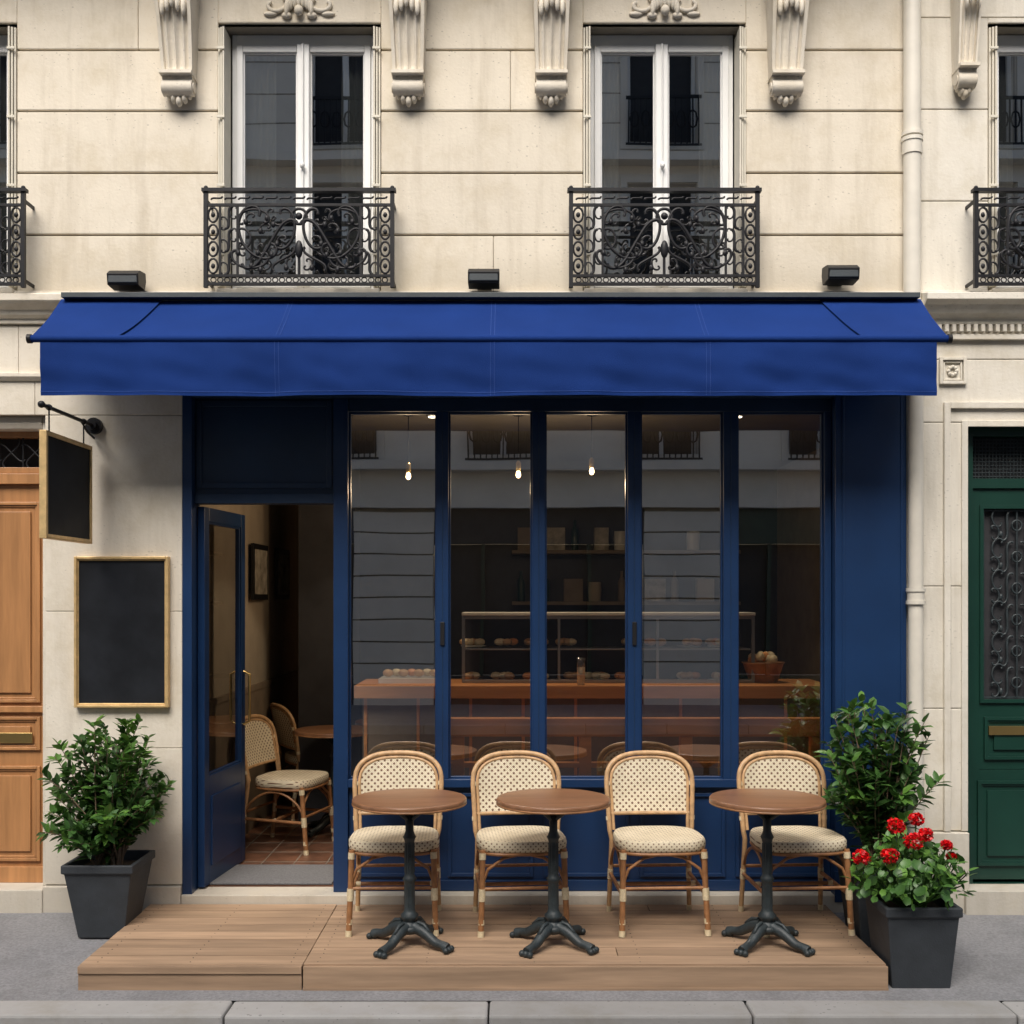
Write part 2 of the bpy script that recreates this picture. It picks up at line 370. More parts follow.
# ---------------- upper windows
def upper_window(parent, x0, x1, z0=3.51, z1=5.01, seed=0):
    mb = MB(); yf = .13
    for sgn, xe in ((1, x0), (-1, x1)):
        for i in range(3):
            xa = xe + sgn * (.002 + i * .014)
            mb.box(xa, xa + sgn * .0105, -.01 - .008 * i, yf - .005, z0 + .03, z1 - .03, CREAMP)
        for k in range(4):
            mb.box(xe, xe + sgn * .044, -.034, -.028, z0 + .2 + k * .38, z0 + .215 + k * .38, CREAMP)
    mb.obj('folded_shutters', parent, .002)
    mb = MB(); a, b = x0 + .046, x1 - .046; zb = z0 + .02
    mb.frame(a, b, zb, z1 - .002, .026, yf, yf + .06, WHITE, .04, .06)
    mid = (a + b) / 2
    for l, r in ((a + .027, mid - .002), (mid + .002, b - .027)):
        mb.frame(l, r, zb + .042, z1 - .064, .036, yf - .012, yf + .035, WHITE, .07, .04)
        mb.frame(l + .036, r - .036, zb + .112, z1 - .104, .008, yf, yf + .03, WHITE)
    mb.box(mid - .034, mid + .034, yf - .028, yf - .0125, zb + .044, z1 - .066, WHITE)
    mb.tube([(mid, yf - .037, zb + .06), (mid, yf - .037, z1 - .07)], .006, WHITE, 6)
    mb.ell((mid, yf - .05, zb + .72), (.014, .016, .02), WHITE)
    mb.box(x0 + .003, x1 - .003, -.05, yf - .001, z0 - .035, z0 + .012, STONE_S)
    mb.obj('window_frame', parent, .004)
    mb = MB()
    for l, r in ((a + .063, mid - .038), (mid + .038, b - .063)):
        mb.add([(l, yf + .012, zb + .11), (r, yf + .012, zb + .11), (r, yf + .012, z1 - .1), (l, yf + .012, z1 - .1)], [(0, 1, 2, 3)], GLASSU)
    mb.obj('window_glass', parent, recalc=False)
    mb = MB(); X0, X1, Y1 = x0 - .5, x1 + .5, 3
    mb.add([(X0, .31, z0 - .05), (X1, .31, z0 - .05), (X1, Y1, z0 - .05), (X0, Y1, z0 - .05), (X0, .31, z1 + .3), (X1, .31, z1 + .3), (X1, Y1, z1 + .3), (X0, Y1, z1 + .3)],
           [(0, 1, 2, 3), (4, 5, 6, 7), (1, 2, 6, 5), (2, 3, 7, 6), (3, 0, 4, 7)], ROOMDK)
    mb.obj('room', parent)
    mb = MB(); rr = random.Random(seed)
    for l, r in ((x0 + .06, x0 + .06 + rr.uniform(.14, .22)), (x1 - .06 - rr.uniform(.12, .2), x1 - .06)):
        n = 30; vs = []; fs = []
        for i in range(n + 1):
            x = l + (r - l) * i / n; y = .23 + .018 * sin(i * 1.25) + .006 * sin(i * 2.9)
            vs += [(x, y, z0), (x, y, z1)]
        for i in range(n): fs.append((2 * i, 2 * i + 2, 2 * i + 3, 2 * i + 1))
        mb.add(vs, fs, CURT, .5, True)
    mb.obj('curtain', parent)
def railing(parent, xc, w=1.03, z0=3.515, h=.525, y=-.13):
    mb = MB(); a, b = xc - w / 2, xc + w / 2; T = z0 + h
    mb.box(a - .012, b + .012, y - .020, y + .020, T - .018, T, IRON)
    mb.box(a, b, y - .008, y + .008, T - .095, T - .081, IRON)
    mb.box(a, b, y - .008, y + .008, z0 + .045, z0 + .059, IRON)
    mb.box(a, b, y - .010, y + .010, z0, z0 + .014, IRON)
    for x in (a + .008, b - .008):
        mb.box(x - .011, x + .011, y - .011, y + .011, z0 - .012, T - .018, IRON)
        mb.ell((x, y, T + .006), (.012, .012, .012), IRON)
        for zz in (T - .06, z0 + .03): mb.box(x - .006, x + .006, y + .01, .05, zz - .008, zz + .008, IRON)
    n = 26
    for i in range(n):
        cx = a + .03 + (w - .06) * (i + .5) / n
        mb.tube([(cx + .015 * cos(t * pi / 5), y, z0 + .030 + .0135 * sin(t * pi / 5)) for t in range(10)], .0035, IRON, 5, True)
        if i % 2 == 0:
            mb.tube(scroll('S', cx + .018, T - .05, .06, 0, y, 7, n=18), .0055, IRON, 5)
    lo, hi = z0 + .059, T - .095; H = hi - lo; m = (lo + hi) / 2
    for sgn in (-1, 1):
        for dx in (.43, .335):
            mb.box(xc + sgn * dx - .006, xc + sgn * dx + .006, y - .006, y + .006, lo, hi, IRON)
        for k in range(4):
            cz = lo + H * (k + .5) / 4
            mb.tube([(xc + sgn * .468 + .026 * cos(t * pi / 7), y, cz + .040 * sin(t * pi / 7)) for t in range(14)], .006, IRON, 6, True)
            mb.ell((xc + sgn * .468, y, cz), (.012, .008, .015), IRON, 6, 5)
        for k in range(3):
            cz = lo + H * (k + .5) / 3
            mb.tube(scroll('S', xc + sgn * .382, cz, .118, radians(90), y, 9, mirror=sgn), .007, IRON, 6)
            mb.tube(scroll('C', xc + sgn * .362, cz + .03, .07, radians(90), y, 11, 1.5, mirror=sgn), .005, IRON, 5)
            mb.tube(scroll('C', xc + sgn * .404, cz - .03, .07, radians(90), y, 11, 1.5, mirror=-sgn), .005, IRON, 5)
        mb.tube(scroll('C', xc + sgn * .245, m + .03, .30, radians(90 - 28 * sgn), y, 11, 1.6, mirror=sgn), .009, IRON, 6)
        mb.tube(scroll('S', xc + sgn * .16, m - .02, .36, radians(90 + 32 * sgn), y, 10, mirror=sgn), .010, IRON, 6)
        mb.tube(scroll('C', xc + sgn * .27, lo + .075, .20, radians(8 * sgn), y, 11, 1.2, mirror=1), .008, IRON, 6)
        mb.tube(scroll('C', xc + sgn * .25, hi - .05, .17, radians(-6 * sgn), y, 11, 1.2, mirror=-1), .007, IRON, 6)
        mb.tube(scroll('C', xc + sgn * .062, m + .06, .22, radians(90 + 10 * sgn), y, 11, 1.0, mirror=-sgn), .009, IRON, 6)
        mb.tube(scroll('S', xc + sgn * .085, lo + .085, .16, radians(60 * sgn + 90), y, 9, mirror=-sgn), .008, IRON, 6)
        mb.tube(scroll('C', xc + sgn * .30, m + .01, .11, radians(90), y, 12, 2.2, mirror=-sgn), .007, IRON, 6)
        for p, q in (((.205, -.05), 60), ((.12, .105), 20), ((.27, .12), 110), ((.05, -.13), 70), ((.19, .07), 140), ((.13, -.06), 10), ((.24, -.12), 45), ((.31, -.05), 100), ((.155, .14), 75), ((.10, 0), 120), ((.19, -.14), 0)):
            mb.tube(scroll('C', xc + sgn * p[0], m + p[1], .062, radians(90 + (q - 90) * sgn), y + .004, 12, 2.0, mirror=sgn, n=20), .006, IRON, 5)
            mb.ell((xc + sgn * (p[0] + .02), y - .004, m + p[1] - .02), (.013, .009, .018), IRON, 6, 5)
    mb.tube([(xc + .042 * cos(t * pi / 9), y, hi - .055 + .042 * sin(t * pi / 9)) for t in range(18)], .008, IRON, 6, True)
    mb.ell((xc, y - .006, hi - .055), (.02, .014, .02), IRON, 8, 6)
    mb.ell((xc, y - .006, m - .05), (.022, .014, .05), IRON, 8, 6)
    mb.tube([(xc, y, lo), (xc, y, m - .02)], .008, IRON, 6)
    mb.obj('balcony_railing', parent)
for i, (a, b) in enumerate(wins):
    upper_window(BLD, a, b, seed=i)
for xc in (-5.18, -3.165, -1.158, .828): railing(BLD, xc)
for i, (a, b) in enumerate(wins2): upper_window(BLD2, a, b, seed=i + 9)
railing(BLD2, 3.03); railing(BLD2, 5.05)

# consoles
def console(parent, xc, w=.205, zb=4.62, zt=5.62, dmax=.44, slim=False):
    mb = MB(); nz, nx = 56, 30; vs = []; fs = []
    for j in range(nz + 1):
        t = j / nz; z = zb + (zt - zb) * t
        d = .085 + (dmax - .085) * (t ** 1.9) + .022 * sin(t * pi * 1.15)
        hw = w / 2 * (.76 + .24 * min(1, t * 1.6) ** .7)
        for i in range(nx + 1):
            u = -1 + 2 * i / nx
            fl = .018 * abs(sin(u * pi * 2.0)) if abs(u) < .78 else .0
            if t < .035 or t > .95: fl = 0
            if .035 < t < .10: fl *= (t - .035) / .065
            vs.append((xc + u * hw, -d + fl, z))
    for j in range(nz):
        for i in range(nx):
            o = j * (nx + 1) + i; fs.append((o, o + 1, o + nx + 2, o + nx + 1))
    o = len(vs)
    for j in range(nz + 1):
        vs.append((vs[j * (nx + 1)][0], .02, vs[j * (nx + 1)][2])); vs.append((vs[j * (nx + 1) + nx][0], .02, vs[j * (nx + 1)][2]))
    for j in range(nz):
        fs.append((j * (nx + 1), (j + 1) * (nx + 1), o + 2 * j + 2, o + 2 * j))
        fs.append((j * (nx + 1) + nx, o + 2 * j + 1, o + 2 * j + 3, (j + 1) * (nx + 1) + nx))
    mb.add(vs, fs, STONE_S, .6, False)
    hw = w / 2
    mb.tube([(xc - hw * .80, -.06, zb + .0), (xc + hw * .80, -.06, zb + .0)], .045, STONE_S, 18, c=.5)
    mb.box(xc - hw * .86, xc + hw * .86, -.128, .0, zb + .055, zb + .072, STONE_S, .5)
    for sx in (-1, 1):
        mb.tube([(xc + sx * hw * .80, -.06, zb), (xc + sx * hw * .88, -.06, zb)], .028, STONE_S, 14, c=.3)
        mb.tube([(xc + sx * hw * .96, -.13, zt - .42), (xc + sx * hw * 1.10, -.13, zt - .42)], .055, STONE_S, 18, c=.4)
        mb.tube([(xc + sx * hw * .96, -.13, zt - .42), (xc + sx * hw * 1.16, -.13, zt - .42)], .025, STONE_S, 12, c=.4)
        mb.tube([(xc + sx * hw * .96, -.24, zt - .16), (xc + sx * hw * 1.08, -.24, zt - .16)], .09, STONE_S, 18, c=.4)
    for k, (dx, dz, rr) in enumerate([(0, -.066, .024), (-.030, -.052, .022), (.030, -.052, .022), (-.056, -.034, .018), (.056, -.034, .018)]):
        if w < .15: dx *= .6
        mb.ell((xc + dx, -.045, zb + dz), (rr * .75, .03, rr * 1.25), STONE_S, 9, 7, .5)
    mb.box(xc - hw * 1.15, xc + hw * 1.15, -dmax - .02, .02, zt + .001, zt + .05, STONE_S)
    for k in range(5):
        u = (k - 2); mb.ell((xc + u * w * .14, -.165 - .010 * (2 - abs(u)), zb + .43 - abs(u) * .018), (w * .075, .022, .05), STONE_S, 8, 6, .6)
    mb.obj('console_bracket', parent, 0)
for xc in (-5.95, -4.45, -3.93, -1.835, -.570, .215, 1.508): console(BLD, xc)
for xc in (2.495, 3.72, 4.45): console(BLD2, xc, w=.125, zb=4.66, dmax=.26)
def keystone(parent, xc, z=5.10):
    mb = MB()
    for k in range(9):
        a = radians(-80 + 20 * k); mb.ell((xc + .07 * sin(a), -.02, z - .03 + .06 * cos(a)), (.013 + .005 * abs(cos(a)), .02, .045), STONE_S, 8, 6, .6)
    for sx in (-1, 1):
        mb.tube(scroll('C', xc + sx * .115, z - .005, .11, radians(-12 * sx), -.012, 10, 1.4, mirror=1), .012, STONE_S, 8, c=.5)
        mb.ell((xc + sx * .16, -.008, z - .045), (.04, .014, .014), STONE_S, 8, 6, .5)
        mb.ell((xc + sx * .07, -.012, z - .055), (.03, .018, .018), STONE_S, 8, 6, .5)
    mb.ell((xc, -.03, z - .035), (.026, .025, .028), STONE_S, 10, 7, .6)
    mb.obj('keystone_ornament', parent)
for xc in (-5.2, -3.2, -1.18, .847): keystone(BLD, xc)
for xc in (3.1, 5.05): keystone(BLD2, xc)
mb = MB(); mb.box(-6.5, 2.19, -.50, .05, 5.672, 5.80, STONE_S); mb.obj('upper_balcony_slab', BLD, .01)
mb = MB(); mb.box(2.25, 6.5, -.34, .05, 5.672, 5.78, STONE_B); mb.obj('upper_balcony_slab', BLD2, .01)

# ---------------- right-hand building
mb = MB()
ops2 = [(a, b, 3.51, 5.01) for a, b in wins2]
courses(mb, 2.255, 6.5, [3.51, 4.02, 4.53, 5.04, 5.6, 6.1, 6.9], ops2, .0, .05, STONE_B, gap=.004, bl=.9)
courses(mb, 2.255, 6.5, [.52, 1.2, 1.88, 2.79, 3.14, 3.33], [(2.515, 3.75, 0, 2.79)], 0.0, .05, STONE_B, gap=.003, bl=.8)
mb.box(2.255, 2.53, -.03, .05, 0, .515, STONE_B); mb.box(3.73, 6.5, -.03, .05, 0, .515, STONE_B)
mb.obj('wall_blocks', BLD2, .005)
mb = MB(); backing(mb, 2.255, 6.5, 3.3, ZT, ops2, .012, .3, MORTAR); backing(mb, 2.255, 6.5, -.1, 3.3, [(2.515, 3.75, 0, 2.79)], .012, .3, MORTAR)
mb.box(2.19, 2.255, .02, .3, -.1, ZT, STONE_B, .5); mb.obj('wall_core', BLD2)
mb = MB()
mb.profx([(.05, 3.33), (-.02, 3.33), (-.03, 3.36), (-.07, 3.38), (-.10, 3.42), (-.14, 3.44), (-.14, 3.475), (-.04, 3.50), (-.04, 3.512), (.05, 3.512)], 2.256, 6.5, STONE_B)
x = 2.27
while x < 6.4: mb.box(x, x + .022, -.045, .0, 3.285, 3.325, STONE_B); x += .040
mb.box(2.256, 6.5, -.03, .0, 3.245, 3.275, STONE_B)
mb.frame(2.37, 2.52, 3.00, 3.15, .018, -.022, 0, STONE_B)
mb.frame(2.392, 2.498, 3.022, 3.128, .010, -.012, 0, STONE_B)
for k in range(8):
    a = k * pi / 4; mb.ell((2.445 + .022 * cos(a), -.006, 3.075 + .022 * sin(a)), (.012, .012, .012), STONE_B, 7, 5, .5)
for (o, y) in ((.0, -.022), (.10, -.012)):
    mb.box(2.395 + o, 2.43 + o, y, 0, .52, 2.90 - o, STONE_B)
    mb.box(3.835 - o, 3.87 - o, y, 0, .52, 2.90 - o, STONE_B)
    mb.box(2.43 + o, 3.835 - o, y, 0, 2.865 - o, 2.90 - o, STONE_B)
mb.box(2.50, 3.77, -.06, .34, 0, .20, STONE_B)
mb.obj('door_surround_and_cornice', BLD2, .004)
mb = MB(); D0, D1 = 2.517, 3.748
mb.frame(D0, D1, .20, 2.788, .085, .10, .20, GREEN, .001, .06)
mb.box(D0 + .086, D1 - .086, .11, .19, 2.435, 2.49, GREEN)
mb.box(D0 + .086, D1 - .086, .175, .18, 2.49, 2.727, INTDARK)
mid = (D0 + D1) / 2
for l, r in ((D0 + .088, mid - .002), (mid + .002, D1 - .088)):
    mb.frame(l, r, .22, 2.43, .045, .125, .175, GREEN, .62, .09)
    mb.box(l + .045, r - .045, .162, .17, .84, 2.34, INTDARK)
    mb.frame(l + .045, r - .045, 1.22, 2.34, .02, .115, .162, GREEN)
    mb.box(l + .046, r - .046, .130, .162, .842, 1.218, GREEN)
    panel(mb, l + .03, r - .03, .30, .78, .125, GREEN)
    panel(mb, l + .07, r - .07, .90, 1.14, .13, GREEN)
mb.box(D0 + .18, D0 + .40, .108, .12, 1.04, 1.09, BRASS)
mb.obj('green_entrance_door', BLD2, .004)
mb = MB()
for l, r in ((D0 + .155, mid - .069), (mid + .069, D1 - .155)):
    xc = (l + r) / 2
    mb.frame(l, r, 1.245, 2.315, .010, .136, .146, CASTIRON)
    for k in range(6):
        cz = 1.245 + 1.07 * (k + .5) / 6
        for sx in (-1, 1):
            mb.tube(scroll('S', xc + sx * .055, cz, .17, radians(90), .14, 10, mirror=sx), .007, CASTIRON, 6)
            mb.tube(scroll('C', xc + sx * .115, cz + .05, .11, radians(90), .14, 11, 1.5, mirror=sx), .006, CASTIRON, 6)
            mb.tube(scroll('C', xc + sx * .12, cz - .04, .08, radians(90), .14, 11, 1.5, mirror=-sx), .006, CASTIRON, 6)
            mb.ell((xc + sx * .09, .14, cz - .05), (.012, .01, .02), CASTIRON, 6, 5)
        mb.tube([(xc + .028 * cos(t * pi / 6), .14, cz + .03 * sin(t * pi / 6)) for t in range(12)], .006, CASTIRON, 6, True)
    mb.tube([(xc, .14, 1.25), (xc, .14, 2.31)], .006, CASTIRON, 6)
x = D0 + .10
while x < D1 - .09:
    mb.tube([(x, .155, 2.495), (x, .155, 2.725)], .004, CASTIRON, 4); x += .02
for k in range(11): mb.tube([(D0 + .09, .155, 2.505 + k * .021), (D1 - .09, .155, 2.505 + k * .021)], .004, CASTIRON, 4)
mb.obj('door_iron_grille', BLD2)
mb = MB(); mb.box(2.5, 3.8, .3, 1.2, .1, 2.9, INTDARK); mb.obj('entrance_hall', BLD2)

# ---------------- shopfront
SHOP = empty('cafe_shopfront')
mb = MB(); yf = .10
mb.box(-1.832, -1.779, 0.0, .16, .12, 3.40, BLUE)
mb.box(-1.779, -.999, .07, .13, 2.40, 2.93, BLUED)
mb.frame(-1.77, -1.01, 2.43, 2.92, .03, .058, .07, BLUED)
mb.box(-1.779, -.999, .05, .16, 2.345, 2.399, BLUED)
mb.box(-.999, -.918, .04, .16, .17, 2.93, BLUE)
mb.box(-1.779, 1.79, -.012, .16, 2.932, 3.42, BLUED)
mb.box(-.917, 1.79, .05, .15, 2.86, 2.931, BLUED)
for a, b in ((-.4235, -.356), (.113, .186), (.649, .723), (1.186, 1.268)):
    mb.box(a, b, .055, .14, .80, 2.86, BLUE)
    mb.box((a + b) / 2 - .002, (a + b) / 2 + .002, .052, .056, .80, 2.86, BLUED)
mb.box(1.752, 1.79, .055, .14, .80, 2.86, BLUE)
mb.box(-.917, 1.79, .035, .15, .755, .80, BLUE)
mb.box(-.917, 1.79, .075, .15, .17, .754, BLUE)
xs = [-.905, -.39, .15, .686, 1.227, 1.78]
for a, b in zip(xs[:-1], xs[1:]): mb.frame(a + .03, b - .03, .25, .72, .02, .06, .075, BLUE)
mb.box(-.917, 1.79, .06, .0749, .171, .23, BLUE)
for a, b in ((-.918, -.4235), (-.356, .113), (.186, .649), (.723, 1.186), (1.268, 1.752)):
    mb.frame(a, b, .80, 2.86, .010, .085, .115, BLUE)
mb.box(1.793, 2.188, -.012, .16, .13, 3.42, BLUE)
mb.frame(1.83, 2.165, .42, 2.95, .012, -.018, -.0125, BLUE)
mb.box(1.786, 2.192, -.030, .05, .131, .30, BLUE)
for x in (-.39, .686): mb.box(x - .012, x + .012, .044, .054, 1.55, 1.68, BLACK)
mb.obj('blue_joinery', SHOP, .003)
mb = MB(); mb.box(-1.833, 2.19, -.02, .30, .0, .168, STONE_S); mb.obj('stone_sill', SHOP, .005)
mb = MB()
for a, b in ((-.918, -.4235), (-.356, .113), (.186, .649), (.723, 1.186), (1.268, 1.752)):
    mb.add([(a, .1, .80), (b, .1, .80), (b, .1, 2.86), (a, .1, 2.86)], [(0, 1, 2, 3)], GLASS)
mb.obj('shop_windows', SHOP, recalc=False)
mb = MB(); W = .67
mb.frame(0, W, .0, 2.15, .070, -.02, .02, BLUE, .62, .08)
mb.box(.1, W - .1, -.028, .028, .10, .50, BLUE)
mb.frame(.070, W - .070, .62, 2.07, .012, -.012, .012, BLUE)
mb.add([(.08, 0, .62), (W - .08, 0, .62), (W - .08, 0, 2.07), (.08, 0, 2.07)], [(0, 1, 2, 3)], GLASS)
for sy in (-1, 1):
    mb.tube([(W - .035, sy * .022, .85), (W - .035, sy * .06, .87), (W - .035, sy * .06, 1.16), (W - .035, sy * .022, 1.18)], .009, BRASS, 8)
d = mb.obj('open_door_leaf', SHOP, .003, recalc=False); d.location = (-1.755, .10, .18); d.rotation_euler = (0, 0, radians(84))
mb = MB(); R0, R1, F, C, BK = -1.86, 2.4, .17, 2.98, 3.9
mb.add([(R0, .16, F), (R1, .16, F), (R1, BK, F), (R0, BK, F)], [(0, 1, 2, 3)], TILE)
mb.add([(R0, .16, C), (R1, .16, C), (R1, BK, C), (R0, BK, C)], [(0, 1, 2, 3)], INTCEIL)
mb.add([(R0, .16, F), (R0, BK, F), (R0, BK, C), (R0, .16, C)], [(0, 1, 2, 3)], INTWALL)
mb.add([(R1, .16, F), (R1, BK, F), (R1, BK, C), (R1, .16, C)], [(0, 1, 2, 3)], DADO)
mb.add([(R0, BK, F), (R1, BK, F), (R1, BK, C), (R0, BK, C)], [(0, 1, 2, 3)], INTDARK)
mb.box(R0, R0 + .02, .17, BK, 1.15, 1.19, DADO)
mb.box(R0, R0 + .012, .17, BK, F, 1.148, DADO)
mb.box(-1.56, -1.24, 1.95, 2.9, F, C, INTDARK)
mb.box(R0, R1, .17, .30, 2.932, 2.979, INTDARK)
mb.obj('interior_room', SHOP)
mb = MB()
for k in range(14): mb.box(R0, -.95, .2 + k * .27, .205 + k * .27, F + .001, F + .003, MORTAR)
for k in range(5): mb.box(-1.75 + k * .2, -1.745 + k * .2, .2, 3.8, F + .0012, F + .0035, MORTAR)
mb.obj('tile_joints', SHOP)
mb = MB(); mb.box(-1.74, -1.03, .18, .62, .174, .186, MAT_); mb.obj('door_mat', None, .003)
mb = MB(); mb.box(-.98, 2.0, .72, 1.30, 1.19, 1.27, BARW); mb.box(-.94, 1.96, .82, 1.28, .17, 1.188, DADO)
for i in range(9): mb.box(-.93 + i * .33, -.91 + i * .33, .808, .82, .2, 1.188, BARW)
mb.obj('bar_counter', None, .004)
mb = MB(); mb.box(-.36, 1.80, .19, .26, 1.02, 1.125, BARW); mb.box(-.36, 1.80, .26, .60, .66, .70, BARW); mb.box(-.36, 1.80, .20, .25, .84, .87, BARW)
for x in (-.31, .42, 1.0, 1.75): mb.box(x - .035, x + .035, .195, .255, .17, 1.019, BARW); mb.box(x - .03, x + .03, .53, .58, .17, .66, BARW)
mb.obj('wooden_bench', None, .004)
mb = MB()
mb.frame(-.32, 1.55, 1.272, 1.70, .02, .92, .94, STEEL); mb.box(-.32, 1.55, .90, 1.28, 1.702, 1.72, CERAM); mb.box(-.30, 1.53, .95, 1.26, 1.48, 1.49, STEEL)
for x in (.3, .93): mb.box(x - .008, x + .008, .921, .939, 1.292, 1.68, STEEL)
mb.box(-.32, 1.55, 1.262, 1.278, 1.272, 1.70, INTDARK)
rr = random.Random(3)
for lev in (1.271, 1.491):
    x = -.25
    while x < 1.5:
        if rr.random() < .8:
            if rr.random() < .5: mb.lathe([(.05, 0), (.085, .012), (.08, .014)], x, 1.05, CERAM, 14, cz=lev)
            for k in range(5): mb.ell((x + rr.uniform(-.06, .06), 1.05 + rr.uniform(-.05, .05), lev + .038), (.036, .03, .024), rr.choice([BARW, WRAP, RATTANL]), 8, 5)
        x += .2
mb.obj('pastry_display_case', None, .002)
mb = MB()
mb.box(-.6, 2.2, 3.5, 3.88, .17, 1.1, INTDARK)
for z in (1.75, 2.2): mb.box(.0, 2.0, 3.55, 3.88, z, z + .03, DADO)
for z in (1.78, 2.23):
    x = .05
    while x < 1.85:
        t = rr.random(); w = rr.uniform(.12, .2)
        if t < .2: mb.lathe([(.035, 0), (.035, .17), (.013, .22), (.013, .27)], x + .03, 3.68, rr.choice([BLACK, GREEN, DADO]), 10, cz=z + .001)
        elif t < .35: mb.lathe([(.055, 0), (.06, .1), (.055, .17)], x + .05, 3.68, rr.choice([CERAM, INTWALL, STEEL]), 12, cz=z + .001)
        elif t < .85: mb.box(x, x + w, 3.6, 3.7, z + .001, z + .2, rr.choice([INTWALL, PAPER, DADO, PAPER]))
        x += w + .06
mb.obj('back_bar_shelves', None, .002)
mb = MB()
mb.box(-.85, -.45, .90, 1.20, 1.271, 1.30, CERAM)
for i in range(7): mb.ell((-.8 + i * .05, 1.0 + .05 * (i % 2), 1.33), (.035, .03, .025), rr.choice([BARW, WRAP, RATTANL]), 8, 6)
mb.obj('cake_tray', None)
mb = MB()
mb.lathe([(.024, 0), (.028, .14), (.030, .17)], .43, .76, GLASS, 16, cz=1.271)
mb.lathe([(.022, .004), (.026, .11), (.001, .112)], .43, .76, CERAM, 16, cz=1.271); mb.obj('water_glass', None)
mb = MB(); mb.lathe([(.09, 0), (.13, .12), (.14, .13), (.12, .13)], 1.62, 1.0, RATTAN, 18, cz=1.271)
for i in range(16):
    a = rr.uniform(0, 6.28); q = rr.uniform(0, .09); mb.ell((1.62 + q * cos(a), 1 + q * sin(a), 1.41 + rr.uniform(0, .03)), (.03, .03, .03), rr.choice([BARW, WRAP]), 8, 6)
mb.obj('bread_basket', None)
for i, (ya, yb, za, zb) in enumerate(((1.65, 2.12, 1.80, 2.2), (2.45, 2.92, 1.80, 2.2))):
    mb = MB(); x = -1.838
    mb.box(x, x + .02, ya, yb, za, zb, BLACK); mb.box(x + .02, x + .023, ya + .04, yb - .04, za + .04, zb - .04, PAPER); mb.obj('picture_frame', None, .002)
BULB = emis('warm_bulb', (1, .66, .34), 14)
for x, z in ((-.65, 2.58), (.04, 2.59), (.50, 2.61)):
    mb = MB(); y = .8
    mb.tube([(x, y, 2.975), (x, y, z + .08)], .003, BLACK, 6)
    mb.lathe([(.03, 2.955), (.045, 2.978)], x, y, BLACK, 16)
    mb.lathe([(.013, z + .02), (.016, z + .03), (.016, z + .07), (.006, z + .085)], x, y, BRASS, 14)
    mb.lathe([(.003, z - .024), (.012, z - .018), (.016, z - .006), (.014, z + .008), (.009, z + .022)], x, y, BULB, 14)
    pl = mb.obj('pendant_lamp', None)
    l = bpy.data.lights.new('pendant_glow', 'POINT'); l.energy = 10; l.color = (1, .72, .45); l.shadow_soft_size = .04
    lo = bpy.data.objects.new('pendant_glow', l); COL.objects.link(lo); lo.location = (x, y, z - .09); lo.parent = pl
DOWN = emis('downlight', (1, .85, .62), 7)
for x in (-.5, 1.43):
    mb = MB(); mb.lathe([(.045, 2.968), (.05, 2.976)], x, .9, STEEL, 18); mb.lathe([(.032, 2.962), (.034, 2.967)], x, .9, DOWN, 18); dl = mb.obj('ceiling_downlight', None)
    l = bpy.data.lights.new('downlight_glow', 'SPOT'); l.energy = 42; l.spot_size = radians(110); l.color = (1, .82, .6); l.shadow_soft_size = .04
    lo = bpy.data.objects.new('downlight_glow', l); COL.objects.link(lo); lo.location = (x, .9, 2.95); lo.parent = dl

# ---------------- awning
AW = empty('shop_awning')
x0, x1 = -2.45, 2.22; yt, zt, yb, zb = -.13, 3.43, -.50, 3.145
rw = random.Random(4); wr = [(rw.uniform(6, 60), rw.uniform(-9, 9), rw.uniform(0, 6), rw.uniform(.2, 1)) for _ in range(14)]
def wrk(u, v): return sum(a[3] * sin(u * a[0] * 2 + v * a[1] + a[2]) / (1 + a[0] * .05) for a in wr) * .0016
mb = MB(); n, m = 300, 16; vs = []; fs = []
def slope(u, v, off=0):
    x = x0 + (x1 - x0) * u; y = yt + (yb - yt) * v; z = zt + (zb - zt) * v
    z += -.012 * sin(pi * v) * (1 + .3 * sin(u * 19)) + wrk(u, v) * sin(pi * v) ** .5 * 1.8 + off
    return (x, y - off * .6, z)
for j in range(m + 1):
    for i in range(n + 1): vs.append(slope(i / n, j / m))
for j in range(m):
    for i in range(n): o = j * (n + 1) + i; fs.append((o, o + 1, o + n + 2, o + n + 1))
mb.add(vs, fs, CANVAS, .5, True)
for side in (0, 1):
    vs = []; fs = []; k = 16
    for j in range(m + 1):
        v = j / m; ue = .118 - .024 * v
        for i in range(k + 1):
            u = ue * i / k
            vs.append(slope(u if side == 0 else 1 - u, v, .009))
    for j in range(m):
        for i in range(k): o = j * (k + 1) + i; fs.append((o, o + 1, o + k + 2, o + k + 1))
    mb.add(vs, fs, CANVAS, .7, True)
vx0, vx1 = -2.405, 2.165; vs = []; fs = []; n = 400; m = 14
def val(u, v, off=0):
    x = vx0 + (vx1 - vx0) * u; z = 3.13 + (2.848 - 3.13) * v + .003 * sin(u * 23) * v
    y = -.512 + v * (.010 * sin(u * 31) + .006 * sin(u * 77 + 1)) + 2.6 * wrk(u, v * 2 + 3) * v ** .6 - .004 * sin(v * 5) - off
    return (x, y, z)
for j in range(m + 1):
    for i in range(n + 1): vs.append(val(i / n, j / m))
for j in range(m):
    for i in range(n): o = j * (n + 1) + i; fs.append((o, o + 1, o + n + 2, o + n + 1))
mb.add(vs, fs, CANVAS, .3, True)
vs = []; fs = []
for i in range(n + 1): vs += [val(i / n, .925, .003), val(i / n, .933, .003)]
for i in range(n): fs.append((2 * i, 2 * i + 2, 2 * i + 3, 2 * i + 1))
mb.add(vs, fs, CANVAS2, .4, True)
